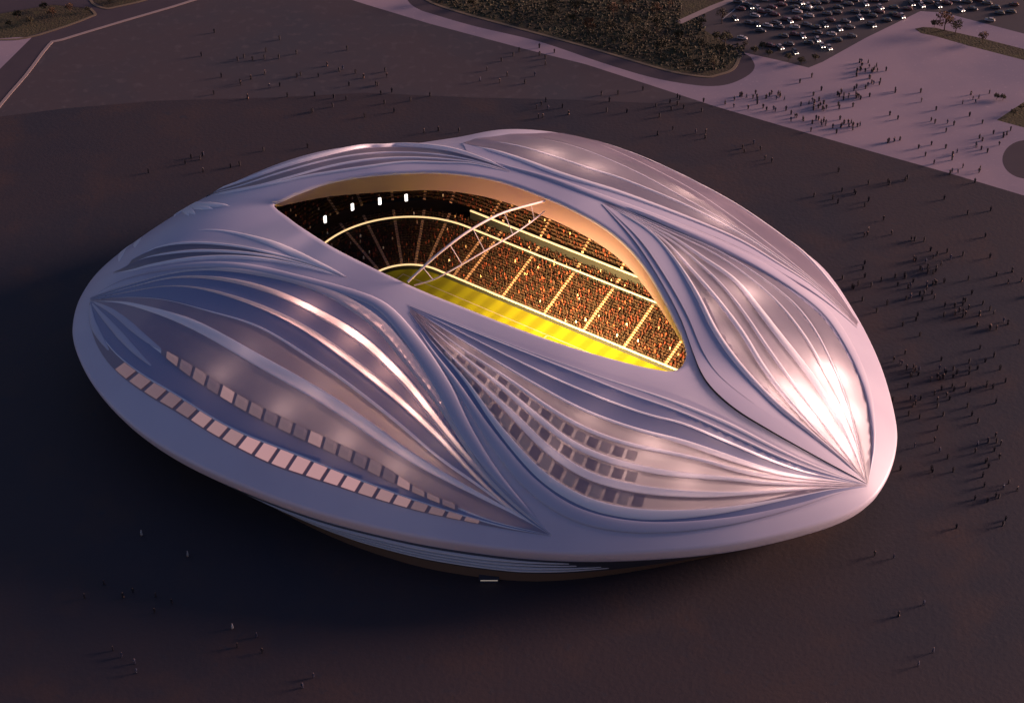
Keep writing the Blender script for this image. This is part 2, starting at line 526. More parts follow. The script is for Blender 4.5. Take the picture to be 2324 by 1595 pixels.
def build_panel(c0, c1, h0, h1, depth, mat, name='panel', label=None, t0=0.0, t1=1.0, NX=9, lift=0.12):
    h0, h1, depth = h0 * 0.2, h1 * 0.2, depth * 0.15
    a = resample(c0, NL); b = resample(c1, NL)
    a0, a1 = int(t0 * (NL - 1)), int(round(t1 * (NL - 1))) + 1
    n = a1 - a0
    G = np.zeros((n, NX, 3)); G2 = np.zeros((n, NX, 3))
    dist = np.maximum(np.linalg.norm(a - b, axis=1) / 7.6, 0.05)[a0:a1]
    in0 = np.clip(RW.get(id(c0), np.zeros(NL))[a0:a1] * 0.33 / dist, 0, 0.4)
    in1 = 1 - np.clip(RW.get(id(c1), np.zeros(NL))[a0:a1] * 0.33 / dist, 0, 0.4)
    for j in range(NX):
        s = j / (NX - 1)
        q_ = (in0 + (in1 - in0) * s)[:, None]
        hs = hits(a[a0:a1] * (1 - q_) + b[a0:a1] * q_)
        if hs is None: return None
        Pp = smooth1([q[0] for q in hs], 2); Nn = smooth1([q[1] for q in hs], 4)
        wid = np.linalg.norm(a[a0:a1] - b[a0:a1], axis=1) / 7.6
        sc = np.clip(wid / 5.0, 0, 1)
        o = (h0 * (1 - s) + h1 * s - depth * math.sin(math.pi * s)) * sc
        G[:, j] = Pp + Nn * np.maximum(o, 0)[:, None] + Nn * lift
    F = []
    for i in range(n - 1):
        for j in range(NX - 1):
            k = i * NX + j
            F.append((k, k + 1, k + NX + 1, k + NX))
    o = world_part(name, G.reshape(-1, 3), F, mat, shell)
    if label: o['label'] = label
    return o


def add_cells(c0, c1, s0, s1, cuts, mats, name='window', lift=0.3, drop=0.25):
    """row of framed window cells between two guide curves; s0..s1 = share of the way across"""
    a = resample(c0, 160); b = resample(c1, 160)
    for q, (t0, t1) in enumerate(cuts):
        V, F = [], []
        nt_, nx = 5, 4
        for i in range(nt_):
            t = t0 + (t1 - t0) * i / (nt_ - 1)
            k = t * 159; k0 = int(min(k, 158)); f = k - k0
            pa = a[k0] * (1 - f) + a[k0 + 1] * f; pb = b[k0] * (1 - f) + b[k0 + 1] * f
            for j in range(nx):
                s = s0 + (s1 - s0) * j / (nx - 1)
                l, n = hit(*(pa * (1 - s) + pb * s))
                if l is None: break
                edge = (i in (0, nt_ - 1)) or (j in (0, nx - 1))
                V.append(np.array(l) + np.array(n) * (lift - (drop if edge else 0) + 0.15))
        if len(V) != nt_ * nx: continue
        for i in range(nt_ - 1):
            for j in range(nx - 1):
                k = i * nx + j
                F.append((k, k + 1, k + nx + 1, k + nx))
        world_part(name, V, F, mats[q % len(mats)] if not callable(mats) else mats(q, t0), shell, smooth=False)


# --- petal A: large front left fan
FA, FB = (204, 680), (1250, 1214)
A_top = [(204, 676), (262, 642), (330, 620), (450, 603), (560, 608), (700, 640), (800, 668), (873, 700), (948, 790), (1006, 881), (1048, 965), (1102, 1048), (1165, 1123), (1250, 1212)]
A_a = [(204, 677), (300, 645), (420, 616), (551, 616), (696, 645), (788, 687), (861, 738), (908, 790), (956, 852), (998, 910), (1036, 975), (1085, 1055), (1150, 1130), (1250, 1213)]
A_b = [(205, 678), (300, 652), (400, 630), (514, 636), (624, 665), (733, 717), (824, 775), (915, 861), (977, 936), (1040, 1015), (1102, 1082), (1165, 1144), (1250, 1213)]
A_c = [(205, 680), (300, 662), (380, 650), (467, 658), (587, 695), (697, 749), (806, 826), (915, 915), (998, 994), (1060, 1061), (1123, 1123), (1186, 1173), (1250, 1213)]
A_d = [(205, 681), (300, 675), (380, 682), (470, 706), (587, 742), (697, 808), (788, 870), (897, 955), (998, 1040), (1081, 1098), (1165, 1160), (1250, 1213)]
A_e = [(206, 683), (260, 685), (321, 697), (441, 738), (587, 819), (733, 902), (842, 975), (920, 1030), (1010, 1082), (1100, 1130), (1180, 1172), (1250, 1214)]
A_f = [(206, 684), (245, 700), (288, 735), (368, 800), (441, 848), (551, 917), (660, 972), (769, 1022), (870, 1072), (956, 1119), (1040, 1153), (1123, 1184), (1250, 1214)]
A_g = [(205, 686), (212, 720), (232, 764), (268, 808), (332, 856), (405, 899), (478, 946), (551, 984), (620, 1011), (700, 1042), (769, 1070), (842, 1099), (956, 1140), (1081, 1178), (1156, 1198), (1250, 1215)]
A_h = [(203, 690), (204, 730), (218, 780), (258, 838), (330, 894), (405, 938), (478, 984), (551, 1024), (620, 1057), (700, 1084), (769, 1106), (842, 1130), (956, 1162), (1081, 1188), (1156, 1202), (1250, 1216)]
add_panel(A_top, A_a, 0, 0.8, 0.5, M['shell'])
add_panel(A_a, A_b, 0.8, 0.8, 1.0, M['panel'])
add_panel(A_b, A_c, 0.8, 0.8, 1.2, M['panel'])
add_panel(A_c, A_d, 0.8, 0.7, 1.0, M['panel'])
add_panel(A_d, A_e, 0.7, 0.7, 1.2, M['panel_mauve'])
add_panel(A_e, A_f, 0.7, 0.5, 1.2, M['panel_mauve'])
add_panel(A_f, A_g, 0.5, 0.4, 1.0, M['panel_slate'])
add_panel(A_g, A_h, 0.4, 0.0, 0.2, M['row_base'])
add_rib(A_a, [0.2, .4, .8, 2.2, 3.0, 3.6, 3.6, 2.6, 1.0, .5, .2], 1.5, M['rib_glow'])
add_rib(A_b, [0.2, .4, 1.0, 1.8, 2.2, 2.8, 2.6, 2.2, 1.4, .9, .3], 1.5, M['rib_glow'])
add_rib(A_c, [0.2, .3, .8, 1.3, 1.7, 2.0, 2.0, 1.8, 1.2, .7, .2], 1.4, M['rib_glow'])
add_rib(A_d, [0.2, .3, .5, .8, .9, 1.0, 1.0, .9, .8, .5, .2], 1.1)
add_rib(A_e, [0.3, 1.4, 3.0, 3.4, 3.6, 3.6, 3.4, 2.6, 1.6, .8, .2], 1.1)
add_rib(A_top, [0.2, 1.2, 2.4, 2.8, 2.8, 3.2, 4.2, 4.6, 3.4, 1.6, .2], 1.8, M['shell'], 'fold')
cuts = [(0.135 + 0.0335 * k, 0.135 + 0.0335 * k + 0.0265) for k in range(22)]
add_cells(A_g, A_h, 0.06, 0.92, cuts, lambda q, t: M['lit'] if 7 < q < 15 else M['lit_mid'] if 4 < q < 18 else M['lit_dim'], lift=0.5)
A_f0 = [(x, y - 15 + (0 if 400 < x < 900 else 8)) for x, y in A_f[3:11]]; A_f1 = [(x, y + 15 - (0 if 400 < x < 900 else 8)) for x, y in A_f[3:11]]
add_panel(A_f0, A_f1, 0, 0, 0, M['row_base'], lift=0.6)
cuts = [(0.02 + 0.049 * k, 0.02 + 0.049 * k + 0.040) for k in range(20)]
add_cells(A_f0, A_f1, 0.02, 0.98, cuts, lambda q, t: [M['lit_dim'], M['lit_faint'], M['lit_dim'], M['lit_faint'], M['lit_mid'], M['lit_dim']][q % 6], lift=0.85)
add_rib(A_g, [0.2, .5, .7, .7, .7, .7, .7, .6, .5, .4, .2], 0.9)
add_rib(A_f, [0.2, 1.2, 1.6, 0.4, .3, .3, .3, .6, .9, .5, .2], 0.5)
for pts in ([(206, 682), (262, 712), (330, 768), (380, 804)], [(205, 684), (238, 722), (300, 790), (350, 836)], [(204, 686), (214, 740), (250, 800)]):
    add_rib(pts, [0.3, 1.6, 2.2, 1.6, 0.2], 0.9, M['shell'], 'fold')

# --- petal B: front right fan
B_up = [(925, 688), (1000, 715), (1120, 758), (1250, 800), (1380, 840), (1480, 872), (1570, 905), (1657, 948), (1767, 1008), (1860, 1054), (1968, 1099)]
B_0 = [(927, 690), (1000, 720), (1120, 768), (1250, 816), (1380, 862), (1480, 895), (1570, 928), (1657, 965), (1767, 1021), (1860, 1062), (1968, 1099)]
B_1 = [(930, 695), (1040, 740), (1165, 790), (1290, 840), (1415, 890), (1496, 918), (1566, 944), (1657, 985), (1767, 1036), (1860, 1070), (1968, 1099)]
B_2 = [(931, 698), (1040, 752), (1165, 815), (1290, 874), (1400, 918), (1480, 945), (1548, 961), (1657, 1006), (1767, 1052), (1860, 1079), (1968, 1100)]
B_3 = [(931, 700), (1040, 768), (1165, 844), (1290, 915), (1373, 951), (1460, 980), (1548, 1003), (1657, 1040), (1749, 1069), (1830, 1084), (1968, 1100)]
B_4 = [(931, 702), (1040, 786), (1144, 854), (1248, 928), (1331, 975), (1420, 1007), (1510, 1026), (1600, 1046), (1700, 1074), (1830, 1092), (1968, 1100)]
B_5 = [(931, 704), (1019, 783), (1123, 866), (1206, 936), (1290, 1002), (1373, 1041), (1460, 1064), (1548, 1078), (1650, 1086), (1740, 1096), (1850, 1100), (1968, 1101)]
B_6 = [(931, 706), (998, 783), (1090, 873), (1158, 936), (1238, 1016), (1320, 1072), (1400, 1100), (1496, 1116), (1600, 1122), (1720, 1118), (1850, 1108), (1968, 1102)]
B_7 = [(930, 708), (981, 778), (1054, 860), (1115, 948), (1176, 1024), (1240, 1088), (1325, 1138), (1415, 1162), (1510, 1168), (1640, 1158), (1800, 1128), (1900, 1108), (1968, 1103)]
B_8 = [(928, 710), (968, 780), (1032, 866), (1090, 956), (1145, 1032), (1205, 1100), (1290, 1160), (1390, 1190), (1510, 1197), (1660, 1182), (1800, 1150), (1900, 1118), (1968, 1104)]
cv = [B_up, B_0, B_1, B_2, B_3, B_4, B_5, B_6, B_7, B_8]
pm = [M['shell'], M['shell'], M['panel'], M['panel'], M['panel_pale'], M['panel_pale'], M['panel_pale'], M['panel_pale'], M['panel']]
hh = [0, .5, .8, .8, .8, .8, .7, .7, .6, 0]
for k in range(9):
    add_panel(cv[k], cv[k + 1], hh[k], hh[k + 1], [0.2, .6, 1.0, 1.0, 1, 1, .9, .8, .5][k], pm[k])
add_rib(B_8, [.15, 1.0, 2.2, 3.4, 3.8, 3.6, 3.0, 2.4, 1.6, .8, .2], 1.2, M['shell'], 'fold')
add_rib(B_0, [.15, .2, .3, .4, .5, .7, 1.1, 1.3, 1.0, .6, .2], 0.9)
add_rib(B_1, [0.12, 0.32, 0.48, 0.56, 0.64, 0.64, 0.72, 0.80, 0.72, 0.40, 0.16], 1.2)
add_rib(B_2, [0.12, 0.32, 0.56, 0.72, 0.80, 0.80, 0.80, 0.88, 0.80, 0.40, 0.16], 1.3)
add_rib(B_3, [0.12, 0.40, 0.64, 0.80, 0.88, 0.96, 1.36, 1.60, 1.28, 0.64, 0.16], 1.4)
add_rib(B_4, [0.12, 0.40, 0.80, 1.12, 1.20, 1.20, 1.12, 1.04, 0.96, 0.48, 0.16], 1.3)
add_rib(B_5, [0.12, 0.40, 0.96, 1.60, 1.76, 1.76, 1.60, 1.28, 0.80, 0.40, 0.16], 1.2)
add_rib(B_6, [0.12, 0.40, 0.96, 1.92, 2.24, 2.24, 2.08, 1.60, 0.80, 0.40, 0.16], 1.1)
add_rib(B_7, [0.12, 0.40, 1.12, 1.92, 2.56, 2.88, 2.72, 1.92, 0.96, 0.40, 0.16], 1.0)
for (c0, c1, t0, n) in ((B_6, B_7, 0.10, 18), (B_5, B_6, 0.10, 17), (B_4, B_5, 0.14, 15)):
    cuts = [(t0 + 0.027 * k, t0 + 0.027 * k + 0.021) for k in range(n)]
    add_cells(c0, c1, 0.24, 0.72, cuts, lambda q, t: M['dark_win'] if q % 2 else M['beige'], lift=0.12, drop=0.05)

# --- petal C: right hand fan, its inner edge stands proud
C_in = [(1366, 464), (1440, 548), (1500, 640), (1545, 725), (1572, 800), (1600, 866), (1660, 925), (1740, 975), (1850, 1036), (1968, 1098)]
C_0 = [(1368, 464), (1450, 545), (1512, 635), (1560, 720), (1592, 795), (1628, 852), (1690, 905), (1765, 955), (1860, 1022), (1968, 1098)]
C_1 = [(1370, 464), (1403, 482), (1481, 533), (1539, 603), (1586, 681), (1621, 752), (1676, 830), (1754, 914), (1840, 985), (1913, 1045), (1968, 1098)]
C_2 = [(1370, 463), (1403, 480), (1500, 541), (1562, 607), (1622, 677), (1682, 756), (1730, 835), (1785, 908), (1860, 988), (1920, 1045), (1968, 1098)]
C_3 = [(1370, 462), (1403, 477), (1520, 546), (1582, 597), (1640, 652), (1692, 719), (1737, 787), (1800, 875), (1836, 920), (1890, 993), (1968, 1098)]
C_4 = [(1370, 461), (1395, 473), (1520, 537), (1598, 590), (1668, 640), (1718, 701), (1772, 771), (1836, 852), (1876, 914), (1920, 990), (1968, 1098)]
C_5 = [(1370, 460), (1395, 471), (1520, 528), (1618, 576), (1696, 629), (1756, 681), (1800, 732), (1840, 790), (1878, 860), (1908, 920), (1940, 1000), (1969, 1098)]
C_6 = [(1370, 459), (1395, 468), (1520, 522), (1630, 571), (1722, 628), (1800, 690), (1850, 755), (1888, 830), (1918, 905), (1946, 1000), (1969, 1098)]
C_7 = [(1370, 458), (1395, 463), (1520, 513), (1637, 562), (1735, 612), (1818, 666), (1880, 721), (1925, 791), (1957, 862), (1974, 930), (1980, 1015), (1970, 1097)]
cv = [C_in, C_0, C_1, C_2, C_3, C_4, C_5, C_6, C_7]
pm = ['shell', 'shell', 'panel_pale', 'panel_pale', 'panel_pale', 'panel_pale', 'panel_pale', 'panel_pale']
hh = [3.0, 2.2, 1.6, 1.4, 1.3, 1.2, 1.2, 1.2, 0.9]
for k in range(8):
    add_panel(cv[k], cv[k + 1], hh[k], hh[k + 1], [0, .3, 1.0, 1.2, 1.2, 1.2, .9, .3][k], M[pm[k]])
add_rib(C_1, [0.12, 0.48, 0.80, 1.20, 1.52, 1.68, 1.68, 1.52, 1.04, 0.56, 0.12], 2.6)
add_rib(C_2, [0.12, 0.40, 0.64, 1.04, 1.44, 1.60, 1.60, 1.36, 0.88, 0.48, 0.12], 2.4)
add_rib(C_3, [0.12, 0.32, 0.64, 0.80, 0.88, 1.04, 1.12, 1.12, 0.80, 0.40, 0.12], 2.3)
add_rib(C_4, [.15, .4, .8, 1.2, 1.6, 2.2, 2.6, 2.6, 1.9, .9, .15], 2.3)
add_rib(C_5, [0.12, 0.32, 0.48, 0.64, 0.80, 0.96, 1.12, 1.04, 0.72, 0.40, 0.12], 2.1)
add_rib(C_6, [0.12, 0.24, 0.32, 0.48, 0.64, 0.80, 0.88, 0.80, 0.56, 0.32, 0.12], 2.0)
add_rib(C_7, [.15, 1.2, 2.6, 4.0, 5.0, 5.5, 5.0, 4.0, 2.6, 1.2, .15], 2.4, M['shell'], 'fold')
# closing wall of the proud inner edge, coloured dark for its shadow gap
def shadow_gap_wall(c, h, mat):
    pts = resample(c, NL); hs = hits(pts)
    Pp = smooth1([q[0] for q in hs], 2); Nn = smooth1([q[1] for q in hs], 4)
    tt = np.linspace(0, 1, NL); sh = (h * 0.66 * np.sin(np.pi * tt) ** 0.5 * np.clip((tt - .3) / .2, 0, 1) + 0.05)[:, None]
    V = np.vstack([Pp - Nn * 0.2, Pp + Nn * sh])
    return world_part('shadow_gap_wall', V, grid_faces(NL, 2, False), mat, shell)
shadow_gap_wall(C_in, 1.0, M['soffit'])

# --- petal D: far right fan
D_0 = [(1060, 344), (1150, 378), (1246, 405), (1330, 436), (1403, 463), (1559, 522), (1676, 570), (1760, 612), (1840, 660), (1900, 705), (1945, 745)]
D_1 = [(1050, 326), (1091, 336), (1177, 362), (1263, 394), (1348, 421), (1412, 441), (1559, 496), (1676, 546), (1754, 592), (1838, 645), (1900, 698), (1945, 742)]
D_2 = [(1080, 316), (1177, 333), (1263, 359), (1348, 388), (1412, 408), (1559, 469), (1676, 530), (1754, 580), (1838, 640), (1900, 695), (1945, 740)]
D_3 = [(1160, 306), (1240, 318), (1325, 341), (1442, 391), (1559, 455), (1676, 522), (1762, 580), (1840, 636), (1900, 691), (1945, 738)]
D_4 = [(1250, 303), (1340, 322), (1440, 364), (1559, 425), (1637, 476), (1715, 533), (1793, 594), (1872, 660), (1911, 697), (1945, 735)]
D_5 = [(1330, 306), (1430, 332), (1520, 370), (1598, 404), (1676, 453), (1754, 514), (1832, 582), (1891, 650), (1925, 698), (1948, 732)]
cv = [D_0, D_1, D_2, D_3, D_4, D_5]
hh = [0, .9, .9, .9, .8, .6]
for k in range(5):
    add_panel(cv[k], cv[k + 1], hh[k], hh[k + 1], [0.2, 1, 1, .9, .5][k], M[['shell', 'panel_pale', 'panel_pale', 'panel_pale', 'panel_pale'][k]])
add_rib(D_0, [.2, .8, 1.8, 2.6, 3.2, 3.4, 3.2, 2.6, 1.8, .8, .2], 1.2, M['shell'], 'fold')
add_rib(D_1, [.3, 1.6, 2.2, 2.2, 2.0, 1.8, 1.5, 1.2, .9, .5, .15], 1.6)
add_rib(D_2, [0.24, 0.72, 0.96, 1.12, 1.12, 1.12, 1.04, 0.88, 0.64, 0.40, 0.12], 1.5)
add_rib(D_3, [0.16, 0.40, 0.64, 0.72, 0.80, 0.80, 0.72, 0.64, 0.48, 0.32, 0.12], 1.4)
add_rib(D_4, [0.16, 0.32, 0.48, 0.56, 0.56, 0.64, 0.64, 0.64, 0.48, 0.32, 0.12], 1.3)
add_rib(D_5, [.2, .5, .9, 1.3, 1.7, 2.0, 2.2, 2.0, 1.4, .8, .2], 1.1)

# --- petal E: far left fan
E_1 = [(450, 449), (531, 436), (625, 417), (690, 402), (750, 392), (831, 380), (919, 369), (1005, 370), (1077, 373), (1160, 392)]
E_2 = [(450, 448), (530, 433), (593, 421), (670, 400), (748, 379), (834, 364), (919, 359), (1005, 362), (1091, 372), (1160, 391)]
E_3 = [(452, 446), (540, 424), (640, 392), (740, 365), (830, 350), (919, 347), (1005, 353), (1077, 366), (1160, 390)]
E_4 = [(460, 443), (560, 410), (650, 378), (748, 350), (834, 333), (924, 331), (1005, 338), (1062, 352), (1115, 370), (1160, 389)]
cv = [E_1, E_2, E_3, E_4]
for k in range(3):
    add_panel(cv[k], cv[k + 1], [.6, .8, .8][k], [.8, .8, 1.6][k], .7, M['panel_pale'])
add_rib(E_1, [.2, .8, 1.0, 1.1, 1.2, 1.1, .8, .5, .2], 1.2)
add_rib(E_2, [.2, .8, 1.0, 1.1, 1.2, 1.1, .8, .5, .2], 1.2)
add_rib(E_3, [.2, .6, .9, .9, .8, .8, .7, .5, .2], 1.2)
add_rib(E_4, [.3, 1.0, 1.6, 2.0, 2.2, 2.2, 2.0, 1.2, .3], 2.2)

# --- petal F: left shoulder folds
F_1 = [(300, 590), (359, 562), (437, 552), (531, 559), (609, 574), (700, 598), (780, 628)]
F_2 = [(290, 604), (343, 583), (437, 571), (531, 573), (620, 584), (700, 604), (780, 629)]
F_3 = [(255, 620), (300, 614), (343, 603), (437, 588), (531, 584), (620, 592), (700, 608), (780, 630)]
F_0 = [(440, 522), (500, 524), (560, 536), (624, 556), (700, 590), (790, 630)]
add_panel(F_0, F_1, 0, .6, .5, M['shell'])
add_panel(F_1, F_2, .6, .6, .9, M['panel_pale'])
add_panel(F_2, F_3, .6, .6, .9, M['panel_pale'])
add_rib(F_0, [.2, .8, 1.4, 2.4, 2.6, 1.6, .3], 0.9)
add_rib(F_1, [.2, .8, 1.1, 1.1, 1.0, .7, .2], 1.1)
add_rib(F_2, [.2, .9, 1.3, 1.2, 1.0, .7, .2], 1.1)
add_rib(F_3, [.2, 1.0, 1.6, 1.4, 1.1, .7, .2], 1.2)
for e in ((395, 492), (428, 490), (443, 487), (484, 475), (521, 467)):
    add_rib([(418, 456), ((418 + e[0]) / 2 - (6 if e[0] > 430 else 1), (456 + e[1]) / 2 + 3), e], [.3, 1.4, 3.0, 2.0, .3], 0.7)
for s, e in (((322, 538), (306, 562)), ((290, 552), (270, 594))):
    add_rib([s, ((s[0] + e[0]) / 2 - 3, (s[1] + e[1]) / 2), e], [.3, 1.4, 2.6, 1.8, .3], 0.4)

for a_, k_ in QUEUE:
    build_panel(*a_, **k_)

# the solid skin is left open below the translucent fans
def inside(poly, p):
    x, y = p; c = False; n = len(poly)
    for i in range(n):
        x0, y0 = poly[i]; x1, y1 = poly[i - 1]
        if (y0 > y) != (y1 > y) and x < (x1 - x0) * (y - y0) / (y1 - y0) + x0: c = not c
    return c


fans = [C_1 + C_7[::-1], B_1 + B_7[::-1], A_a + A_g[::-1], D_1 + D_4[::-1]]
me = shell.data
bm = bmesh.new(); bm.from_mesh(me)
kill = []
for f in bm.faces:
    c = f.calc_center_median() + stadium_inv
    if c.z < 16.5: continue
    v = np.array(c) - CAM
    px, py = PW / 2 + FOC * (v @ RGT) / (v @ FWD), PH / 2 - FOC * (v @ UPV) / (v @ FWD)
    for poly in fans:
        if all(inside(poly, (px + dx, py + dy)) for dx, dy in ((0, 0), (11, 0), (-11, 0), (0, 9), (0, -9))):
            l_, n_ = hit(px, py)
            if l_ is not None and (l_ - c).length < 6: kill.append(f)
            break
bmesh.ops.delete(bm, geom=kill, context='FACES')
bm.to_mesh(me); bm.free()

# ---------------------------------------------------------------- seating bowl
AX = np.array([math.cos(R(-35)), math.sin(R(-35))]); NX_ = np.array([math.sin(R(35)), math.cos(R(35))])
BC = 4 * AX - 22 * NX_
HL, HWD, CR = 58.0, 40.0, 14.0
NB = 420


def bowl_ring(d):
    """offset of the rounded rectangle by d metres, same parameter on every ring"""
    out = []
    sl, sw = HL - CR, HWD - CR
    segs = [('s', np.array([-sl, HWD]), np.array([sl, HWD])), ('c', np.array([sl, sw]), 90, 0), ('s', np.array([HL, sw]), np.array([HL, -sw])),
            ('c', np.array([sl, -sw]), 0, -90), ('s', np.array([sl, -HWD]), np.array([-sl, -HWD])), ('c', np.array([-sl, -sw]), -90, -180),
            ('s', np.array([-HL, -sw]), np.array([-HL, sw])), ('c', np.array([-sl, sw]), 180, 90)]
    wt = [2 * sl, 40, 2 * sw, 40, 2 * sl, 40, 2 * sw, 40]
    tot = sum(wt)
    for k in range(NB):
        s = k / NB * tot
        for sg, w in zip(segs, wt):
            if s < w: break
            s -= w
        f = s / w
        if sg[0] == 's':
            p = sg[1] * (1 - f) + sg[2] * f
            dr = sg[2] - sg[1]; nn = np.array([-dr[1], dr[0]]) / np.linalg.norm(dr)
            q = p + nn * d
        else:
            a = R(sg[2] + (sg[3] - sg[2]) * f)
            q = sg[1] + np.array([math.cos(a), math.sin(a)]) * (CR + d)
        out.append(BC + AX * q[0] + NX_ * q[1])
    return np.array(out)


def under_roof(p, z, m=7.0):
    loc, n, _, _ = bvh.ray_cast(Vector((p[0], p[1], 200)), Vector((0, 0, -1)))
    q = np.array(p[:2])
    if np.min(np.linalg.norm(Rc[:, :2] - q, axis=1)) < 17: return False
    if loc is None:
        return np.linalg.norm(q - ctr[:2]) < 75
    return z < loc.z - m


def terrace(name, d0, z0, d1, z1, nrows, mat, label):
    """stepped terrace: riser, tread, riser, tread"""
    rr, zz = [], []
    for k in range(nrows):
        rr += [d0 + (d1 - d0) * k / nrows, d0 + (d1 - d0) * (k + 1) / nrows]
        z = z0 + (z1 - z0) * (k + 1) / nrows
        zz += [z, z]
    rings = [bowl_ring(d) for d in rr]
    V = []; ok = []
    for rg, z in zip(rings, zz):
        for p in rg:
            V.append((p[0], p[1], z)); ok.append(under_roof(p, z))
    F = [f for f in grid_faces(NB, len(rings)) if all(ok[i] for i in f)]
    o = world_part(name, V, F, mat, stadium, smooth=False)
    o['label'] = label
    return o


T1 = (0.0, 1.4, 15.5, 7.0, 18)
T2 = (15.9, 7.2, 19.0, 8.6, 4)
T3 = (19.6, 11.6, 36.0, 22.0, 18)
tier1 = terrace('seating_tier', *T1, M['step'], 'lower seating terrace around the pitch')
tier2 = terrace('seating_tier', *T2, M['step'], 'narrow middle seating terrace')
tier3 = terrace('seating_tier', *T3, M['step'], 'upper seating terrace under the roof')


def bowl_band(name, d, z0, z1, mat, t=0.35, parent=None, label=None, side=False):
    r0, r1 = bowl_ring(d), bowl_ring(d + t)
    V = [(p[0], p[1], z0) for p in r0] + [(p[0], p[1], z1) for p in r0] + [(p[0], p[1], z1) for p in r1] + [(p[0], p[1], z0) for p in r1]
    ok = [under_roof(np.array(v[:2]), v[2]) and (not side or (np.array(v[:2]) - BC) @ AX > -46) for v in V]
    F = [f for f in grid_faces(NB, 4) if all(ok[i] for i in f)]
    o = world_part(name, V, F, mat, parent or stadium, smooth=False)
    if label: o['label'] = label
    return o


bowl_band('barrier_wall', -0.3, 0.0, 1.5, M['box_wall'], 0.3, label='low wall between the pitch and the stand')
bowl_band('light_strip', -0.45, 1.5, 1.8, M['ledge'], 0.5, label='glowing ledge at the front of the lower tier')
bowl_band('light_strip', 15.5, 7.9, 8.25, M['ledge'], 0.4, label='glowing ledge above the lower tier')
bowl_band('box_front', 19.05, 8.6, 11.2, M['box_wall'], 0.3, side=True, label='grey glazed box front between the tiers')
bowl_band('light_strip', 19.0, 11.25, 11.6, M['ledge'], 0.5, side=True, label='glowing ledge at the foot of the upper tier')
bowl_band('parapet', 15.55, 6.9, 7.88, M['box_wall'], 0.3)

# aisles: a stair strip with side kerbs on every tier
wt_tot = 2 * 44 + 40 + 2 * 26 + 40 + 2 * 44 + 40 + 2 * 26 + 40
kk = lambda s: int(round(s / wt_tot * NB)) % NB
aisle_s = []
for a in (-38, -33.5 + 0, -19.8, -5.5, 8.5, 22.5, 36.0):
    aisle_s.append(a + 44)
aisle_s = [s for s in aisle_s if s > 3]
cor = 2 * 44 + 40 + 52 + 40 + 88 + 40 + 52           # start of the far left corner
aisle_s += [cor + f for f in (6, 13, 20, 27, 34)] + [cor - 8, cor - 20] + [92 + f for f in (2, 10, 20, 30)]
for tier, (d0, z0, d1, z1, nr_) in ((tier1, T1), (tier2, T2), (tier3, T3)):
    ra, rb = bowl_ring(d0), bowl_ring(d1)
    for s in aisle_s:
        k = kk(s)
        a, b = ra[k], rb[k]
        dv = (b - a) / np.linalg.norm(b - a); sd_ = np.array([-dv[1], dv[0]]) * 0.42
        V, F = [], []
        n = nr_
        bad = False
        for q in range(n):
            p0 = a + (b - a) * q / n; p1 = a + (b - a) * (q + 1) / n
            z = z0 + (z1 - z0) * (q + 1) / n + 0.22
            if not under_roof(p1, z): break
            i = len(V)
            V += [(*(p0 - sd_), z - (z1 - z0) / n), (*(p0 + sd_), z - (z1 - z0) / n), (*(p0 - sd_), z), (*(p0 + sd_), z), (*(p1 - sd_), z), (*(p1 + sd_), z)]
            F += [(i, i + 1, i + 3, i + 2), (i + 2, i + 3, i + 5, i + 4)]
        if F:
            world_part('aisle', V, F, M['aisle'], tier, smooth=False)

# spectators: seated figures, nobody could count them
m_crowd = material('spectators', (0.3, 0.12, 0.06), 0.8, island=[(0.0, (0.012, 0.005, 0.005)), (0.42, (0.045, 0.009, 0.008)), (0.68, (0.10, 0.016, 0.012)), (0.82, (0.04, 0.02, 0.02)),
                                                                (0.90, (0.24, 0.055, 0.035)), (0.97, (0.60, 0.42, 0.32)), (0.992, (0.95, 0.9, 0.85))])
rs = random.Random(3)
AK = {kk(s_) for s_ in aisle_s} | {(kk(s_) - 1) % NB for s_ in aisle_s}
V, F = [], []
for (d0, z0, d1, z1, n) in (T1, T2, T3):
    for q in range(n):
        d = d0 + (d1 - d0) * (q + 0.6) / n
        z = z0 + (z1 - z0) * (q + 1) / n
        rg = bowl_ring(d)
        seg = np.roll(rg, -1, 0) - rg
        for k in range(NB):
            if k in AK: continue
            if (rg[k] - BC) @ NX_ < -30: continue         # the near stand is hidden by the roof
            L = np.linalg.norm(seg[k]); m = max(1, int(L / 0.68))
            for j in range(m):
                if rs.random() < 0.16: continue
                p = rg[k] + seg[k] * (j + rs.uniform(.2, .8)) / m
                if not under_roof(p, z + 1): continue
                h = rs.uniform(.75, 1.15); w = rs.uniform(.16, .25)
                if rs.random() < 0.012: w *= 1.9; h *= 1.3
                i = len(V)
                V += [(p[0] - w, p[1] - w, z), (p[0] + w, p[1] - w, z), (p[0] + w, p[1] + w, z), (p[0] - w, p[1] + w, z),
                      (p[0] - w * .8, p[1] - w * .7, z + h * .7), (p[0] + w * .8, p[1] - w * .7, z + h * .7), (p[0] + w * .8, p[1] + w * .7, z + h * .7), (p[0] - w * .8, p[1] + w * .7, z + h * .7),
                      (p[0], p[1], z + h)]
                F += [(i, i + 1, i + 5, i + 4), (i + 1, i + 2, i + 6, i + 5), (i + 2, i + 3, i + 7, i + 6), (i + 3, i, i + 4, i + 7),
                      (i + 4, i + 5, i + 8), (i + 5, i + 6, i + 8), (i + 6, i + 7, i + 8), (i + 7, i + 4, i + 8)]
print('crowd', len(V) // 9)
cr = mesh_obj('spectators', V, F, m_crowd)
tag(cr, 'dense crowd of spectators filling the lit terraces of the stadium', 'crowd', kind='stuff')

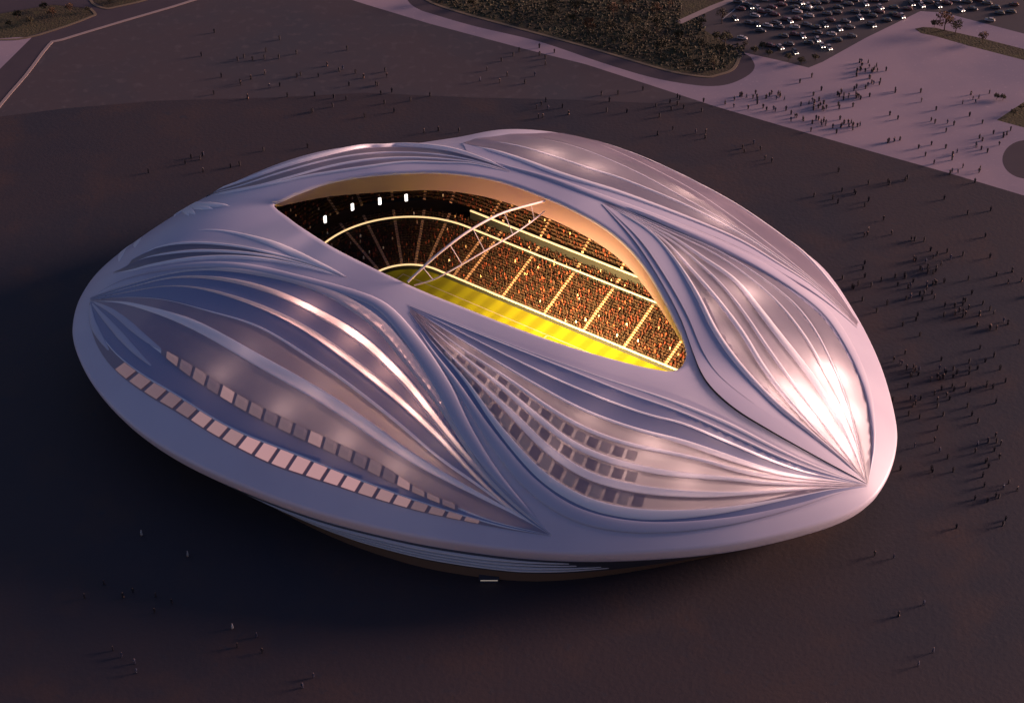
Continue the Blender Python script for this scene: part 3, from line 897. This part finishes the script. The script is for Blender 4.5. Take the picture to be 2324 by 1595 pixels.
# pitch
m_pitch = bpy.data.materials.new('mown_grass'); m_pitch.use_nodes = True
nt = m_pitch.node_tree; b = nt.nodes['Principled BSDF']; b.inputs['Roughness'].default_value = 0.8
tc = nt.nodes.new('ShaderNodeTexCoord'); wv = nt.nodes.new('ShaderNodeTexWave'); wv.inputs['Scale'].default_value = 0.055
wv.bands_direction = 'X'
wv.inputs['Distortion'].default_value = 0.15
nt.links.new(tc.outputs['Object'], wv.inputs['Vector'])
cr_ = nt.nodes.new('ShaderNodeValToRGB')
cr_.color_ramp.elements[0].position = 0.15; cr_.color_ramp.elements[0].color = (0.25, 0.25, 0.004, 1)
cr_.color_ramp.elements[1].position = 0.85; cr_.color_ramp.elements[1].color = (0.36, 0.37, 0.006, 1)
nt.links.new(wv.outputs['Fac'], cr_.inputs[0]); nt.links.new(cr_.outputs[0], b.inputs['Base Color'])
rg = bowl_ring(-0.3)
pitch = mesh_obj('pitch', [((p - BC) @ AX, (p - BC) @ NX_, 0) for p in rg], [list(range(NB))[::-1]], m_pitch)
pitch.location = (BC[0], BC[1], 0.03); pitch.rotation_euler = (0, 0, R(-35)); pitch['kind'] = 'structure'


def bar_line(pts, w, z, name='pitch_line'):
    V, F = [], []
    pts = [np.array(p, float) for p in pts]
    for i, p in enumerate(pts):
        d = pts[min(i + 1, len(pts) - 1)] - pts[max(i - 1, 0)]; d /= np.linalg.norm(d)
        n = np.array([-d[1], d[0]]) * w / 2
        for q in (p + n, p - n):
            V.append((*(BC + AX * q[0] + NX_ * q[1]), z))
        if i: F.append((2 * i - 2, 2 * i, 2 * i + 1, 2 * i - 1))
    o = mesh_obj(name, V, F, m_line); o['kind'] = 'structure'


for pts in ([(-52, 34), (52, 34)], [(-52, -34), (52, -34)], [(-52, -34), (-52, 34)], [(52, -34), (52, 34)], [(0, -34), (0, 34)],
            [(-52, 20), (-36, 20), (-36, -20), (-52, -20)], [(52, 20), (36, 20), (36, -20), (52, -20)],
            [(9.15 * math.cos(t), 9.15 * math.sin(t)) for t in np.linspace(0, 2 * math.pi, 33)]):
    bar_line(pts, 0.3, 0.036)


# roof truss over the opening, two chords with hangers
def tube(pts, r, n=8):
    pts = [np.array(p, float) for p in pts]
    V, F = [], []
    for i, p in enumerate(pts):
        d = pts[min(i + 1, len(pts) - 1)] - pts[max(i - 1, 0)]; d /= np.linalg.norm(d)
        u = np.cross(d, [0, 0, 1.0]) if abs(d[2]) < 0.95 else np.cross(d, [1.0, 0, 0]); u /= np.linalg.norm(u)
        v = np.cross(u, d)
        for k in range(n):
            a = 2 * math.pi * k / n
            V.append(p + u * r * math.cos(a) + v * r * math.sin(a))
        if i:
            for k in range(n):
                F.append(((i - 1) * n + k, (i - 1) * n + (k + 1) % n, i * n + (k + 1) % n, i * n + k))
    return V, F


up_px = resample([(925, 640), (960, 607), (1000, 572), (1060, 527), (1130, 488), (1185, 470), (1236, 457)], 24)
lo_px = resample([(940, 648), (985, 634), (1040, 605), (1100, 570), (1160, 535), (1200, 508), (1236, 480)], 24)
zt = np.linspace(0, 1, 24)
up3 = [at(x, y, 36.0 + 1.0 * t + 7.0 * math.sin(math.pi * t)) for (x, y), t in zip(up_px, zt)]
lo3 = [at(x, y, 34.5 + 1.0 * t + 3.0 * math.sin(math.pi * t)) for (x, y), t in zip(lo_px, zt)]
V, F = tube(up3, 0.34); truss = world_part('roof_truss', V, F, M['truss'], stadium)
truss['label'] = 'arched steel truss crossing the roof opening'
V, F = tube(lo3, 0.22); world_part('chord', V, F, M['truss'], truss)
for k in (3, 8, 12, 17, 21):
    V, F = tube([up3[k], lo3[k]], 0.12, 6); world_part('hanger', V, F, M['truss'], truss)

# small flood lamps at the dark left end, hung from the roof
for (x, y) in ((738, 498), (800, 470), (862, 457), (922, 449)):
    p = at(x, y, 24.0)
    d = np.array([*(BC - p[:2]), 0]); d /= np.linalg.norm(d)
    sdv = np.array([-d[1], d[0], 0])
    def boxv(c, a, b_, h):
        V = [c + a * i + b_ * j + np.array([0, 0, h * k]) for k in (-1, 1) for i, j in ((-1, -1), (1, -1), (1, 1), (-1, 1))]
        return V, [(0, 3, 2, 1), (4, 5, 6, 7), (0, 1, 5, 4), (1, 2, 6, 5), (2, 3, 7, 6), (3, 0, 4, 7)]
    V, F = boxv(p - d * 0.35, d * 0.2, sdv * 0.5, 1.25); fl = world_part('floodlight', V, F, M['lamp_body'], stadium, smooth=False)
    V, F = boxv(p, d * 0.14, sdv * 0.38, 1.1); world_part('lens', V, F, M['lamp'], fl, smooth=False)

# ---------------------------------------------------------------- the bowl's own lighting
def area(loc, target, power, color, size, spread=180):
    l = bpy.data.lights.new('bowl_light', 'AREA'); l.energy = power; l.color = color; l.shape = 'RECTANGLE'; l.size = size[0]; l.size_y = size[1]; l.spread = R(spread)
    o = bpy.data.objects.new('bowl_light', l); o.location = loc
    o.rotation_euler = (Vector(loc) - Vector(target)).to_track_quat('Z', 'Y').to_euler()
    COL.objects.link(o)


def bw(a, n, z):
    q = BC + AX * a + NX_ * n
    return (float(q[0]), float(q[1]), z)


def roof_z(p):
    loc = bvh.ray_cast(Vector((p[0], p[1], 200)), Vector((0, 0, -1)))[0]
    return loc.z if loc else 40.0


for a, pw in ((-12, 24000), (2, 88000), (16, 105000), (30, 36000)):
    p = bw(a, -44, 0); z = min(24.0, roof_z(p) - 9.5)
    area((p[0], p[1], z), bw(a + 4, 2, 0), pw, (1.0, 0.60, 0.18), (16, 2.0), 72)
for a, pw in ((-30, 1500), (-8, 4500), (16, 5500), (36, 5500), (52, 2600)):
    area(bw(a, 22, 10), bw(a - 2, 60, 26), pw, (1.0, 0.40, 0.22), (14, 1.0), 120)

# lamps in the cavity between the roof membrane and the soffit
def cavity(px, py, power, depth=4.5, r=1.6, color=(1.0, 0.66, 0.60)):
    if px < 1010 and 690 < py < 1000 and py - 700 < (px - 700) * 1.1 + 60 and power >= 1500: power *= 2.2; color = (1.0, 0.52, 0.42)      # behind the slots of the front left fan
    loc, n = hit(px, py)
    if loc is None: return
    l = bpy.data.lights.new('roof_cavity_light', 'POINT'); l.energy = power; l.color = color; l.shadow_soft_size = r
    l.energy = power * 0.7
    o = bpy.data.objects.new('roof_cavity_light', l); o.location = loc - n * depth
    COL.objects.link(o)


for px, py, pw in ((1885, 850, 9000), (1915, 930, 8000), (1850, 935, 7000), (1800, 880, 3500), (1700, 665, 2500), (1740, 900, 2000), (1920, 1010, 5000),
                   (1810, 1062, 8000), (1740, 1045, 5000), (1640, 985, 4000), (1570, 935, 2500), (1480, 1010, 1800), (1560, 1080, 1500), (1380, 900, 1200),
                   (1430, 332, 2500), (1700, 470, 2500), (1800, 560, 3000), (1870, 650, 2500), (720, 368, 2500), (620, 545, 1500),
                   (700, 700, 2500), (800, 770, 3500), (880, 840, 3500), (950, 920, 2500), (1000, 1000, 1500), (720, 890, 600), (560, 800, 500), (500, 850, 900), (640, 930, 1200), (780, 1000, 1500), (900, 1060, 1200), (1040, 800, 900), (1120, 860, 900), (1190, 930, 900), (1250, 850, 1000), (1340, 940, 1000), (1270, 1020, 900), (1420, 1060, 1000),
                   (1545, 590, 1200), (1610, 700, 1500), (1640, 780, 1500), (1250, 350, 1800), (1560, 440, 1800), (1630, 500, 1800), (1345, 380, 1500), (860, 350, 1500), (1000, 350, 800)):
    cavity(px, py, pw)

# ---------------------------------------------------------------- people
def ground_at(px, py):
    p = at(px, py, 0.0); return float(p[0]), float(p[1])


m_skin = material('skin', (0.30, 0.17, 0.12), 0.6)
m_dark = material('dark_cloth', (0.018, 0.014, 0.020), 0.9)
m_white = material('white_cloth', (0.34, 0.33, 0.34), 0.8)
m_blue = material('blue_cloth', (0.03, 0.035, 0.07), 0.9)


def person_mesh(name, cloth, stride, arm, robe=False):
    """one skinned body: joints with radii, head, two legs, two arms"""
    J = [((0, 0, .95), .15), ((0, 0, 1.15), .14), ((0, 0, 1.38), .17), ((0, 0, 1.50), .06), ((0, 0.01, 1.62), .10), ((0, 0.01, 1.76), .085)]
    E = [(0, 1), (1, 2), (2, 3), (3, 4), (4, 5)]
    for sx, st in ((-1, stride), (1, -stride)):
        b0 = len(J)
        J += [((sx * .10, st * .25, .52), .085 if not robe else .15), ((sx * .10, st * .55 - .03, .10), .055 if not robe else .15), ((sx * .10, st * .55 + .12, .05), .045)]
        E += [(0, b0), (b0, b0 + 1), (b0 + 1, b0 + 2)]
        b1 = len(J)
        J += [((sx * .21, 0, 1.40), .065), ((sx * .27, -st * .2, 1.13), .05), ((sx * .27, -st * .4 + arm, .90), .04), ((sx * .26, -st * .4 + arm + .03, .80), .035)]
        E += [(2, b1), (b1, b1 + 1), (b1 + 1, b1 + 2), (b1 + 2, b1 + 3)]
    me = bpy.data.meshes.new(name); me.from_pydata([j[0] for j in J], E, [])
    o = bpy.data.objects.new(name, me); COL.objects.link(o)
    md = o.modifiers.new('skin', 'SKIN'); md.use_smooth_shade = True
    for v, j in zip(me.skin_vertices[0].data, J):
        v.radius = (j[1], j[1])
    me.skin_vertices[0].data[0].use_root = True
    dg = bpy.context.evaluated_depsgraph_get()
    ev = bpy.data.meshes.new_from_object(o.evaluated_get(dg))
    bpy.data.objects.remove(o)
    ev.materials.clear(); ev.materials.append(cloth); ev.materials.append(m_skin)
    for p in ev.polygons:
        z = p.center.z
        p.material_index = 1 if (1.52 < z < 1.72 and p.center.y > 0.0) or (z < .84 and abs(p.center.x) > .2) else 0
    return ev


PM = [person_mesh('person', m_dark, .25, .05), person_mesh('person', m_dark, -.12, .1), person_mesh('person', m_blue, .3, .0),
      person_mesh('person', m_dark, .04, .2, True), person_mesh('person', m_white, .08, .08, True)]
prs = random.Random(11)


def put_people(cx, cy, rx, ry, n, label, group, kinds=(0, 1, 2, 3)):
    for _ in range(n):
        a = prs.uniform(0, 2 * math.pi); r = math.sqrt(prs.random())
        x, y = ground_at(cx + rx * r * math.cos(a), cy + ry * r * math.sin(a))
        o = bpy.data.objects.new('person', PM[prs.choice(kinds)])
        o.location = (x, y, 0.01); o.rotation_euler = (0, 0, prs.uniform(0, 6.28))
        s = prs.uniform(.94, 1.06); o.scale = (s * 1.1, s * 1.1, s)
        COL.objects.link(o)
        tag(o, label, 'person', group)


# clusters: centre, radii in photograph points, count, where they are
CL = [(1965, 158, 28, 26, 22, 'in the dense cluster in the upper middle of the pale plaza'), (1985, 192, 26, 9, 7, 'just below the densest cluster on the pale plaza'),
      (1925, 218, 36, 14, 14, 'in the loose line below the densest plaza cluster'), (1850, 245, 26, 16, 16, 'in the dark clump left of centre on the pale plaza'),
      (1868, 280, 26, 9, 10, 'near the plaza edge below the dark clump'), (1930, 288, 22, 10, 14, 'in the knot beside the lower edge of the pale plaza'),
      (1700, 222, 40, 12, 12, 'below the rounded end of the curved road'), (1768, 222, 24, 12, 9, 'on the plaza below the corner of the car park'),
      (1735, 250, 46, 8, 6, 'on the plaza edge below the rounded road end'), (1660, 240, 20, 5, 3, 'where the pale strip opens into the plaza'), (1805, 272, 20, 8, 6, 'along the plaza edge left of the main crowd'),
      (2030, 325, 24, 10, 6, 'on the lower middle edge of the pale plaza'), (2215, 225, 40, 18, 8, 'on the plaza left of the green wedge'), (2190, 388, 46, 12, 8, 'at the lower right edge of the pale plaza'),
      (2240, 325, 40, 22, 8, 'on the plaza left of the dark round area'), (2170, 350, 12, 8, 3, 'in the trio on the lower right of the plaza'), (2100, 260, 70, 34, 4, 'scattered in the empty middle of the pale plaza'),
      (2275, 305, 20, 8, 4, 'between the green wedge and the dark round area'),
      (1985, 520, 50, 24, 7, 'on dark paving halfway between roof and plaza edge'), (2115, 598, 50, 20, 9, 'on dark paving upper right of the stadium'), (2100, 665, 44, 26, 14, 'in the cluster right of the upper roof edge'),
      (2180, 700, 26, 24, 9, 'in the small clump right of the stadium'), (2250, 730, 40, 20, 12, 'in the row near the right border of the picture'), (2060, 830, 34, 28, 12, 'in the cluster close to the right flank of the stadium'),
      (2125, 850, 26, 20, 8, 'in the group beside the cluster at the right flank'), (2080, 915, 34, 12, 5, 'a few steps right of the glowing roof fan'), (2130, 905, 20, 12, 4, 'to the right of the pair by the glowing roof fan'),
      (2250, 1020, 46, 30, 9, 'in the spread group at the far right middle'), (2290, 1110, 26, 20, 4, 'at the right border level with the stadium tip'), (2300, 640, 20, 26, 4, 'at the right border below the plaza'),
      (2100, 1010, 44, 24, 4, 'on dark paving right of the stadium tip'),
      (560, 200, 60, 44, 7, 'on the upper left paving behind the stadium'), (820, 150, 80, 50, 7, 'on paving behind the left roof crest'), (1180, 170, 110, 34, 8, 'between the pale strip and the roof crest'),
      (1240, 250, 60, 20, 8, 'right behind the highest part of the roof'), (1560, 300, 80, 34, 7, 'behind the right roof crest near the pale strip'), (1720, 360, 50, 40, 8, 'on dark paving above the right roof flank'),
      (480, 380, 60, 30, 5, 'on dark paving just beyond the left roof edge'), (1010, 300, 50, 12, 4, 'close behind the dip in the roof outline'),
      (190, 1330, 60, 40, 4, 'in the dark lower left beyond the stadium'), (330, 1370, 70, 30, 6, 'in the shadow below the left flank'), (260, 1500, 90, 34, 5, 'near the lower left corner of the picture'),
      (560, 1470, 60, 50, 4, 'in the shadow in front of the stadium'), (740, 1540, 80, 30, 3, 'at the bottom edge left of centre'), (2000, 1250, 60, 30, 3, 'below the right tip of the stadium'),
      (2090, 1510, 60, 50, 3, 'near the lower right corner of the picture'), (2060, 1390, 110, 50, 3, 'on the lower right paving in front of the tip')]
for cx, cy, rx, ry, n, where in CL:
    put_people(cx, cy, rx, ry, max(2, int(n * 0.84)), 'person in dark clothes ' + where, 'people ' + where)
G6 = ('people in white robes in the foreground', 'person in a white robe on the dark paving in front of the stadium')
for x, y in ((322, 1216), (428, 1260), (527, 1428)):
    put_people(x, y, 3, 3, 1, G6[1], G6[0], (4,))


# ---------------------------------------------------------------- cars
def loft(sections, close=True):
    """sections: list of rings with equal counts"""
    n = len(sections[0]); V = [p for s_ in sections for p in s_]; F = []
    for i in range(len(sections) - 1):
        for j in range(n):
            F.append((i * n + j, i * n + (j + 1) % n, (i + 1) * n + (j + 1) % n, (i + 1) * n + j))
    F.append(tuple(range(n))[::-1]); F.append(tuple((len(sections) - 1) * n + j for j in range(n)))
    return V, F


def ring(x, w, z0, z1):
    return [(x, -w, z0), (x, w, z0), (x, w * 1.03, (z0 + z1) / 2), (x, w * .88, z1), (x, -w * .88, z1), (x, -w * 1.03, (z0 + z1) / 2)]


m_glass = material('car_glass', (0.02, 0.02, 0.025), 0.1)
m_tyre = material('tyre_rubber', (0.02, 0.02, 0.02), 0.8)
m_head = material('headlamp', (1, 1, 1), 0.3, emit=(1.0, 0.80, 0.64), estr=6.0)
m_tail = material('tail_lamp', (0.3, 0.02, 0.02), 0.3)
PAINT = {'white': material('car_paint_white', (0.32, 0.28, 0.27), 0.3, coat=0.6), 'silver': material('car_paint_silver', (0.11, 0.095, 0.095), 0.35, metal=0.5, coat=0.5),
         'dark': material('car_paint_dark', (0.03, 0.03, 0.035), 0.3, coat=0.6), 'red': material('car_paint_red', (0.09, 0.02, 0.018), 0.3, coat=0.6)}
CM = {}
for cn, pm_ in PAINT.items():
    V, F = loft([ring(-2.2, .72, .42, .72), ring(-2.05, .86, .28, .92), ring(-1.2, .9, .24, .98), ring(.7, .9, .24, .98), ring(1.75, .87, .26, .86), ring(2.15, .74, .36, .66)])
    o = mesh_obj('car_body', V, F, pm_, None, True); CM[cn] = o.data; bpy.data.objects.remove(o)
V, F = loft([[(-1.75, -.72, .96), (-1.75, .72, .96), (-1.25, .60, 1.40), (-1.25, -.60, 1.40)], [(.9, -.74, .96), (.9, .74, .96), (.25, .60, 1.44), (.25, -.60, 1.44)]])
o = mesh_obj('c', V, F, m_glass); CM['cabin'] = o.data; bpy.data.objects.remove(o)
V, F = loft([[(-1.3, -.62, 1.40), (-1.3, .62, 1.40), (-1.2, .56, 1.47), (-1.2, -.56, 1.47)], [(.3, -.62, 1.44), (.3, .62, 1.44), (.2, .56, 1.49), (.2, -.56, 1.49)]])
for cn, pm_ in PAINT.items():
    o = mesh_obj('c', V, F, pm_); CM['roof_' + cn] = o.data; bpy.data.objects.remove(o)
V = [(.32 * math.cos(a), y, .32 * math.sin(a)) for y in (-.1, .1) for a in np.linspace(0, 2 * math.pi, 12, endpoint=False)]
F = [(i, (i + 1) % 12, 12 + (i + 1) % 12, 12 + i) for i in range(12)] + [tuple(range(12))[::-1], tuple(range(12, 24))]
o = mesh_obj('c', V, F, m_tyre); CM['wheel'] = o.data; bpy.data.objects.remove(o)
V, F = loft([[(-.06, -.2, -.12), (-.06, .2, -.12), (-.06, .2, .12), (-.06, -.2, .12)], [(.06, -.17, -.1), (.06, .17, -.1), (.06, .17, .1), (.06, -.17, .1)]])
o = mesh_obj('c', V, F, m_head); CM['head'] = o.data; bpy.data.objects.remove(o)
o = mesh_obj('c', V, F, m_tail); CM['tail'] = o.data; bpy.data.objects.remove(o)


def child(name, me, parent, loc=(0, 0, 0)):
    o = bpy.data.objects.new(name, me); o.parent = parent; o.location = loc; COL.objects.link(o); return o


def car(px, py, paint, lit, rz):
    x, y = ground_at(px, py)
    root = empty('parked_car', (x, y, 0.02)); root.rotation_euler = (0, 0, rz); root.scale = (.86, .86, .86)
    child('car_body', CM[paint], root); child('window', CM['cabin'], root); child('roof', CM['roof_' + paint], root)
    for sx in (-1.35, 1.35):
        for sy in (-.8, .8): child('wheel', CM['wheel'], root, (sx, sy, .32))
    for sy in (-.55, .55):
        child('headlight', CM['head'] if lit else CM['roof_silver'] if False else CM['tail'], root, (2.1 if lit else -2.15, sy, .62))
    where = 'at the far right beyond the planted strip' if px > 2090 else 'close to the slanted plaza edge' if py > 154 - (px - 1835) * .5 - 22 and px > 1835 else \
        'beside the lawn' if px < 1700 else 'in the front rows of the car park' if py > 85 else 'in the middle rows of the car park' if py > 35 else 'in the back rows of the car park'
    tag(root, f'{paint} car with bright headlights {where}' if lit else f'unlit {paint} car {where}', 'car', f'{"lit" if lit else "unlit"} {paint} cars {where}')


bright = [(390, 55), (440, 65), (278, 138), (437, 180), (745, 25), (797, 46), (1203, 34), (1305, 58), (1163, 132), (1255, 184), (915, 184), (1018, 210), (758, 262), (862, 288),
          (703, 374), (895, 330), (945, 345), (598, 342), (665, 155), (1460, 122), (1600, 45), (1715, 48), (1875, 75), (1530, 34)]
dim = [(318, 70), (600, 6), (780, 70), (930, 105), (1000, 95), (560, 110), (640, 145), (785, 182), (460, 225), (620, 262), (700, 250), (530, 330), (1105, 262), (1080, 36), (1400, 108),
       (1430, 120), (1240, 180), (480, 5), (330, 278), (870, 70), (720, 90), (1010, 60), (860, 240), (1130, 90), (1350, 150), (420, 120), (540, 60), (1840, 10), (2000, 8), (2120, 60), (1960, 70),
       (300, 20), (350, 40), (470, 90), (520, 90), (610, 40), (700, 20), (700, 60), (850, 30), (910, 20), (1000, 10), (1120, 10), (1260, 10), (1330, 10), (1400, 60), (1250, 120), (1300, 90), (1500, 70), (1560, 10),
       (700, 200), (850, 200), (960, 250), (800, 310), (660, 320), (570, 170), (510, 190), (720, 140), (1090, 200), (1000, 290), (1700, 8), (1780, 30), (2060, 30), (2150, 100), (2250, 40), (1920, 20),
       (1650, 20), (2230, 90), (2080, 150), (950, 150), (1060, 160), (800, 120), (590, 200), (380, 170), (1200, 90)]
lotz = R(-16)
crs = random.Random(5)
for X, Y in bright:
    car(1578.7 + X * .3207, Y * .3207, crs.choice(['white', 'white', 'silver']), True, R(-75) + crs.uniform(-.12, .12))
for X, Y in dim:
    car(1578.7 + X * .3207, Y * .3207, crs.choice(['silver', 'white', 'dark', 'red', 'silver']), False, R(-16) + crs.uniform(-.05, .05) + crs.choice([0, math.pi]))

# ---------------------------------------------------------------- trees and planting
m_leaf = material('olive_leaves', (0.05, 0.045, 0.012), 0.8, island=[(0, (0.022, 0.017, 0.005)), (.4, (0.040, 0.032, 0.008)), (.75, (0.060, 0.044, 0.012)), (.92, (0.034, 0.040, 0.012))])
m_leaf2 = material('russet_leaves', (0.08, 0.03, 0.012), 0.8, island=[(0, (0.06, 0.025, 0.010)), (.5, (0.10, 0.045, 0.014)), (.85, (0.14, 0.07, 0.02))])
m_bark = material('bark', (0.06, 0.035, 0.025), 0.9)


def tree_meshes(seed, H, Rr, leafm, n=420):
    r = random.Random(seed)
    # trunk and limbs
    V, F = [], []
    def addt(pts, r0, r1):
        nonlocal V, F
        k0 = len(V); m = 6
        for i, p in enumerate(pts):
            rr = r0 + (r1 - r0) * i / (len(pts) - 1)
            for k in range(m):
                a = 2 * math.pi * k / m
                V.append((p[0] + rr * math.cos(a), p[1] + rr * math.sin(a), p[2]))
            if i:
                for k in range(m):
                    F.append((k0 + (i - 1) * m + k, k0 + (i - 1) * m + (k + 1) % m, k0 + i * m + (k + 1) % m, k0 + i * m + k))
    addt([(0, 0, 0), (.05, .02, H * .3), (-.05, .08, H * .6), (.02, 0, H * .85)], .18 * H / 5, .05)
    tips = []
    for k in range(6):
        a = k * 1.05 + r.uniform(-.3, .3); rr = Rr * r.uniform(.45, .75); z = H * r.uniform(.55, .85)
        addt([(0, 0, H * .35), (rr * .5 * math.cos(a), rr * .5 * math.sin(a), (H * .4 + z) / 2), (rr * math.cos(a), rr * math.sin(a), z)], .07, .03)
        tips.append((rr * math.cos(a), rr * math.sin(a), z, Rr * r.uniform(.35, .55)))
    tips.append((0, 0, H * .9, Rr * .5))
    me = bpy.data.meshes.new('trunk'); me.from_pydata(V, [], F); me.materials.append(m_bark)
    V, F = [], []
    for q in range(n):
        c = r.choice(tips)
        u = Vector((r.gauss(0, 1), r.gauss(0, 1), r.gauss(0, .8))); u.normalize(); u *= c[3] * r.uniform(.4, 1.1)
        p = Vector(c[:3]) + u
        s = r.uniform(.16, .36)
        a = Vector((r.gauss(0, 1), r.gauss(0, 1), r.gauss(0, 1))).normalized(); b = a.orthogonal().normalized()
        i = len(V)
        V += [tuple(p - a * s), tuple(p + b * s * .6), tuple(p + a * s), tuple(p - b * s * .6)]; F.append((i, i + 1, i + 2, i + 3))
    me2 = bpy.data.meshes.new('crown'); me2.from_pydata(V, [], F); me2.materials.append(leafm)
    return me, me2


TM = [tree_meshes(1, 5.0, 2.3, m_leaf), tree_meshes(2, 3.6, 2.0, m_leaf), tree_meshes(4, 6.0, 2.6, m_leaf), tree_meshes(5, 5.2, 2.4, m_leaf2)]


def tree(px, py, k, label, group, sc=1.0):
    x, y = ground_at(px, py)
    root = empty('tree', (x, y, 0.0)); root.rotation_euler = (0, 0, trs.uniform(0, 6.28)); root.scale = (sc, sc, sc)
    child('trunk', TM[k][0], root); child('crown', TM[k][1], root)
    tag(root, label, 'tree', group)


trs = random.Random(21)
lawn_px = [(1000, 4), (1080, 12), (1160, 30), (1250, 50), (1340, 82), (1420, 108), (1500, 128), (1570, 150), (1620, 158), (1100, -10), (1200, 10), (1300, 30), (1400, 40), (1480, 30), (1360, 8),
           (1450, 70), (1540, 90), (1600, 120), (1640, 130), (1560, 112), (1500, 70), (1420, 20), (1520, 14), (1240, 24), (1290, 58), (1380, 70), (1466, 96), (1655, 108), (1620, 92), (1590, 62), (1630, 50)]
for i, (x, y) in enumerate(lawn_px):
    k = 3 if (1380 < x < 1480 and y < 60) or i % 9 == 4 else i % 3
    tree(x + trs.uniform(-12, 12), y + trs.uniform(-6, 6), k, (lab_ := ('russet leaved tree ' if k == 3 else 'olive green tree ') + ('at the left end of the dark lawn' if x < 1150 else 'near the kerb of the curved service road' if y > np.interp(x, [1188, 1331, 1439, 1528, 1640], [50, 84, 112, 132, 130]) else 'at the rounded right end of the lawn' if x > 1580 else 'in the middle of the dark lawn' if x > 1350 else 'in the left part of the dark lawn')), lab_ + 's group', trs.uniform(.7, 1.15))
for x, y in ((1690, 108), (1712, 122), (1745, 128), (1790, 138), (1818, 146), (1768, 118), (1730, 112), (1850, 138)):
    tree(x, y, 1, 'low olive tree in the planted edge of the car park', 'trees along the car park edge', trs.uniform(.5, .8))
for x, y, k, sc, lab in ((2143, 70, 3, 1.35, 'tallest russet tree at the head of the planted strip on the plaza'), (2168, 78, 2, .9, 'olive tree just right of the tallest russet tree on the plaza strip'),
                         (2120, 62, 1, .7, 'small bush at the left end of the planted plaza strip'), (2230, 98, 3, .8, 'lone russet tree midway along the planted plaza strip')):
    tree(x, y, k, lab, None, sc)
for x, y in ((2262, 226), (2276, 228), (2300, 262), (2318, 250)):
    tree(x, y, 1, 'small dark bush beside the green wedge at the right edge', 'bushes by the green wedge', .6)
for x, y in ((20, 60), (70, 55), (120, 40), (160, 30), (200, 28), (250, 8), (290, 0), (40, 42), (100, 24)):
    tree(x, y, 3 if x in (120, 160) else 1, 'russet tree on the small lawn island at the far left' if x in (120, 160) else 'low olive tree on the small lawn island at the far left',
         'russet trees on the left island' if x in (120, 160) else 'olive trees on the left island', trs.uniform(.5, .9))

# low ground cover on the lawns
V, F = [], []
for q in range(9000):
    px = trs.uniform(960, 1690); py = trs.uniform(-30, 172)
    # keep inside the kerb line
    yk = np.interp(px, [960, 1045, 1188, 1331, 1439, 1528, 1600, 1640, 1672], [-6, 26, 64, 103, 134, 159, 169, 160, 135])
    if py > yk - 3 or (px > 1545 and py < 50 - (px - 1545) * .42 + 6) or (px > 1655 and py < 100): continue
    if px > 1600 and py < 100: continue
    x, y = ground_at(px, py); s = trs.uniform(.3, .8); a = trs.uniform(0, 6.28); h = trs.uniform(.15, .7)
    i = len(V)
    V += [(x + s * math.cos(a), y + s * math.sin(a), .0), (x + s * math.cos(a + 2.1), y + s * math.sin(a + 2.1), .0), (x + s * math.cos(a + 4.2), y + s * math.sin(a + 4.2), .0), (x + trs.uniform(-.2, .2), y + trs.uniform(-.2, .2), h)]
    F += [(i, i + 1, i + 3), (i + 1, i + 2, i + 3), (i + 2, i, i + 3)]
o = mesh_obj('ground_cover', V, F, m_leaf); tag(o, 'low dry shrubs and tufts covering the lawn by the curved road', 'ground cover', kind='stuff')

# made-up light box for the soft glow at the foot of the near facade
x, y = ground_at(1110, 1316)
kb = empty('foot_light_box', (x, y, 0)); tag(kb, 'small added light box at the foot of the front facade', 'light box')
def boxm(name, sx, sy, z0, z1, mat, parent):
    V = [(a * sx, b_ * sy, z) for z in (z0, z1) for a, b_ in ((-1, -1), (1, -1), (1, 1), (-1, 1))]
    return mesh_obj(name, V, [(0, 3, 2, 1), (4, 5, 6, 7), (0, 1, 5, 4), (1, 2, 6, 5), (2, 3, 7, 6), (3, 0, 4, 7)], mat, parent)
boxm('cabin', 2.3, .8, 0, .5, M['facade'], kb); boxm('light_panel', 2.1, .75, .5, .95, material('foot_glow', (.9, .8, .7), .4, emit=(1, .8, .62), estr=.16), kb); boxm('roof', 2.5, 1.0, 1.0, 1.12, M['facade'], kb)

# the many small far figures, too small to pick apart
V, F = [], []
frs = random.Random(77)
zones = [(2100, 640, 180, 130, 120), (2150, 900, 150, 130, 90), (2230, 1120, 80, 120, 30), (1950, 430, 200, 50, 30), (1400, 230, 260, 40, 40), (800, 210, 260, 60, 45), (620, 140, 200, 80, 30), (1900, 230, 160, 60, 70), (2150, 300, 140, 70, 35), (1200, 120, 80, 24, 14), (520, 380, 200, 50, 18)]
for cx, cy, rx, ry, n in zones:
    for _ in range(int(n * .5)):
        px = frs.gauss(cx, rx * .55); py = frs.gauss(cy, ry * .55)
        if px > 2400 or (1665 < px < 2050 and py < 168 - (px - 1835) * .5): continue
        if hit(px, py)[0] is not None: continue
        x, y = ground_at(px, py); h = frs.uniform(1.6, 1.9); w = .2; a = frs.uniform(0, 3.1); c_, s_ = math.cos(a), math.sin(a)
        for (z0, z1, w0, w1) in ((0, h * .5, .14, .2), (h * .5, h * .82, .2, .26), (h * .85, h, .11, .1)):
            i = len(V)
            for z, ww in ((z0, w0), (z1, w1)):
                V += [(x + (u * c_ * 1.2 - v * s_) * ww, y + (u * s_ * 1.2 + v * c_) * ww, z) for u, v in ((-1, -1), (1, -1), (1, 1), (-1, 1))]
            F += [(i, i + 1, i + 5, i + 4), (i + 1, i + 2, i + 6, i + 5), (i + 2, i + 3, i + 7, i + 6), (i + 3, i, i + 4, i + 7), (i + 4, i + 5, i + 6, i + 7)]
o = mesh_obj('distant_crowd', V, F, m_dark); tag(o, 'thin scatter of tiny dark figures all over the paving', 'crowd', kind='stuff')
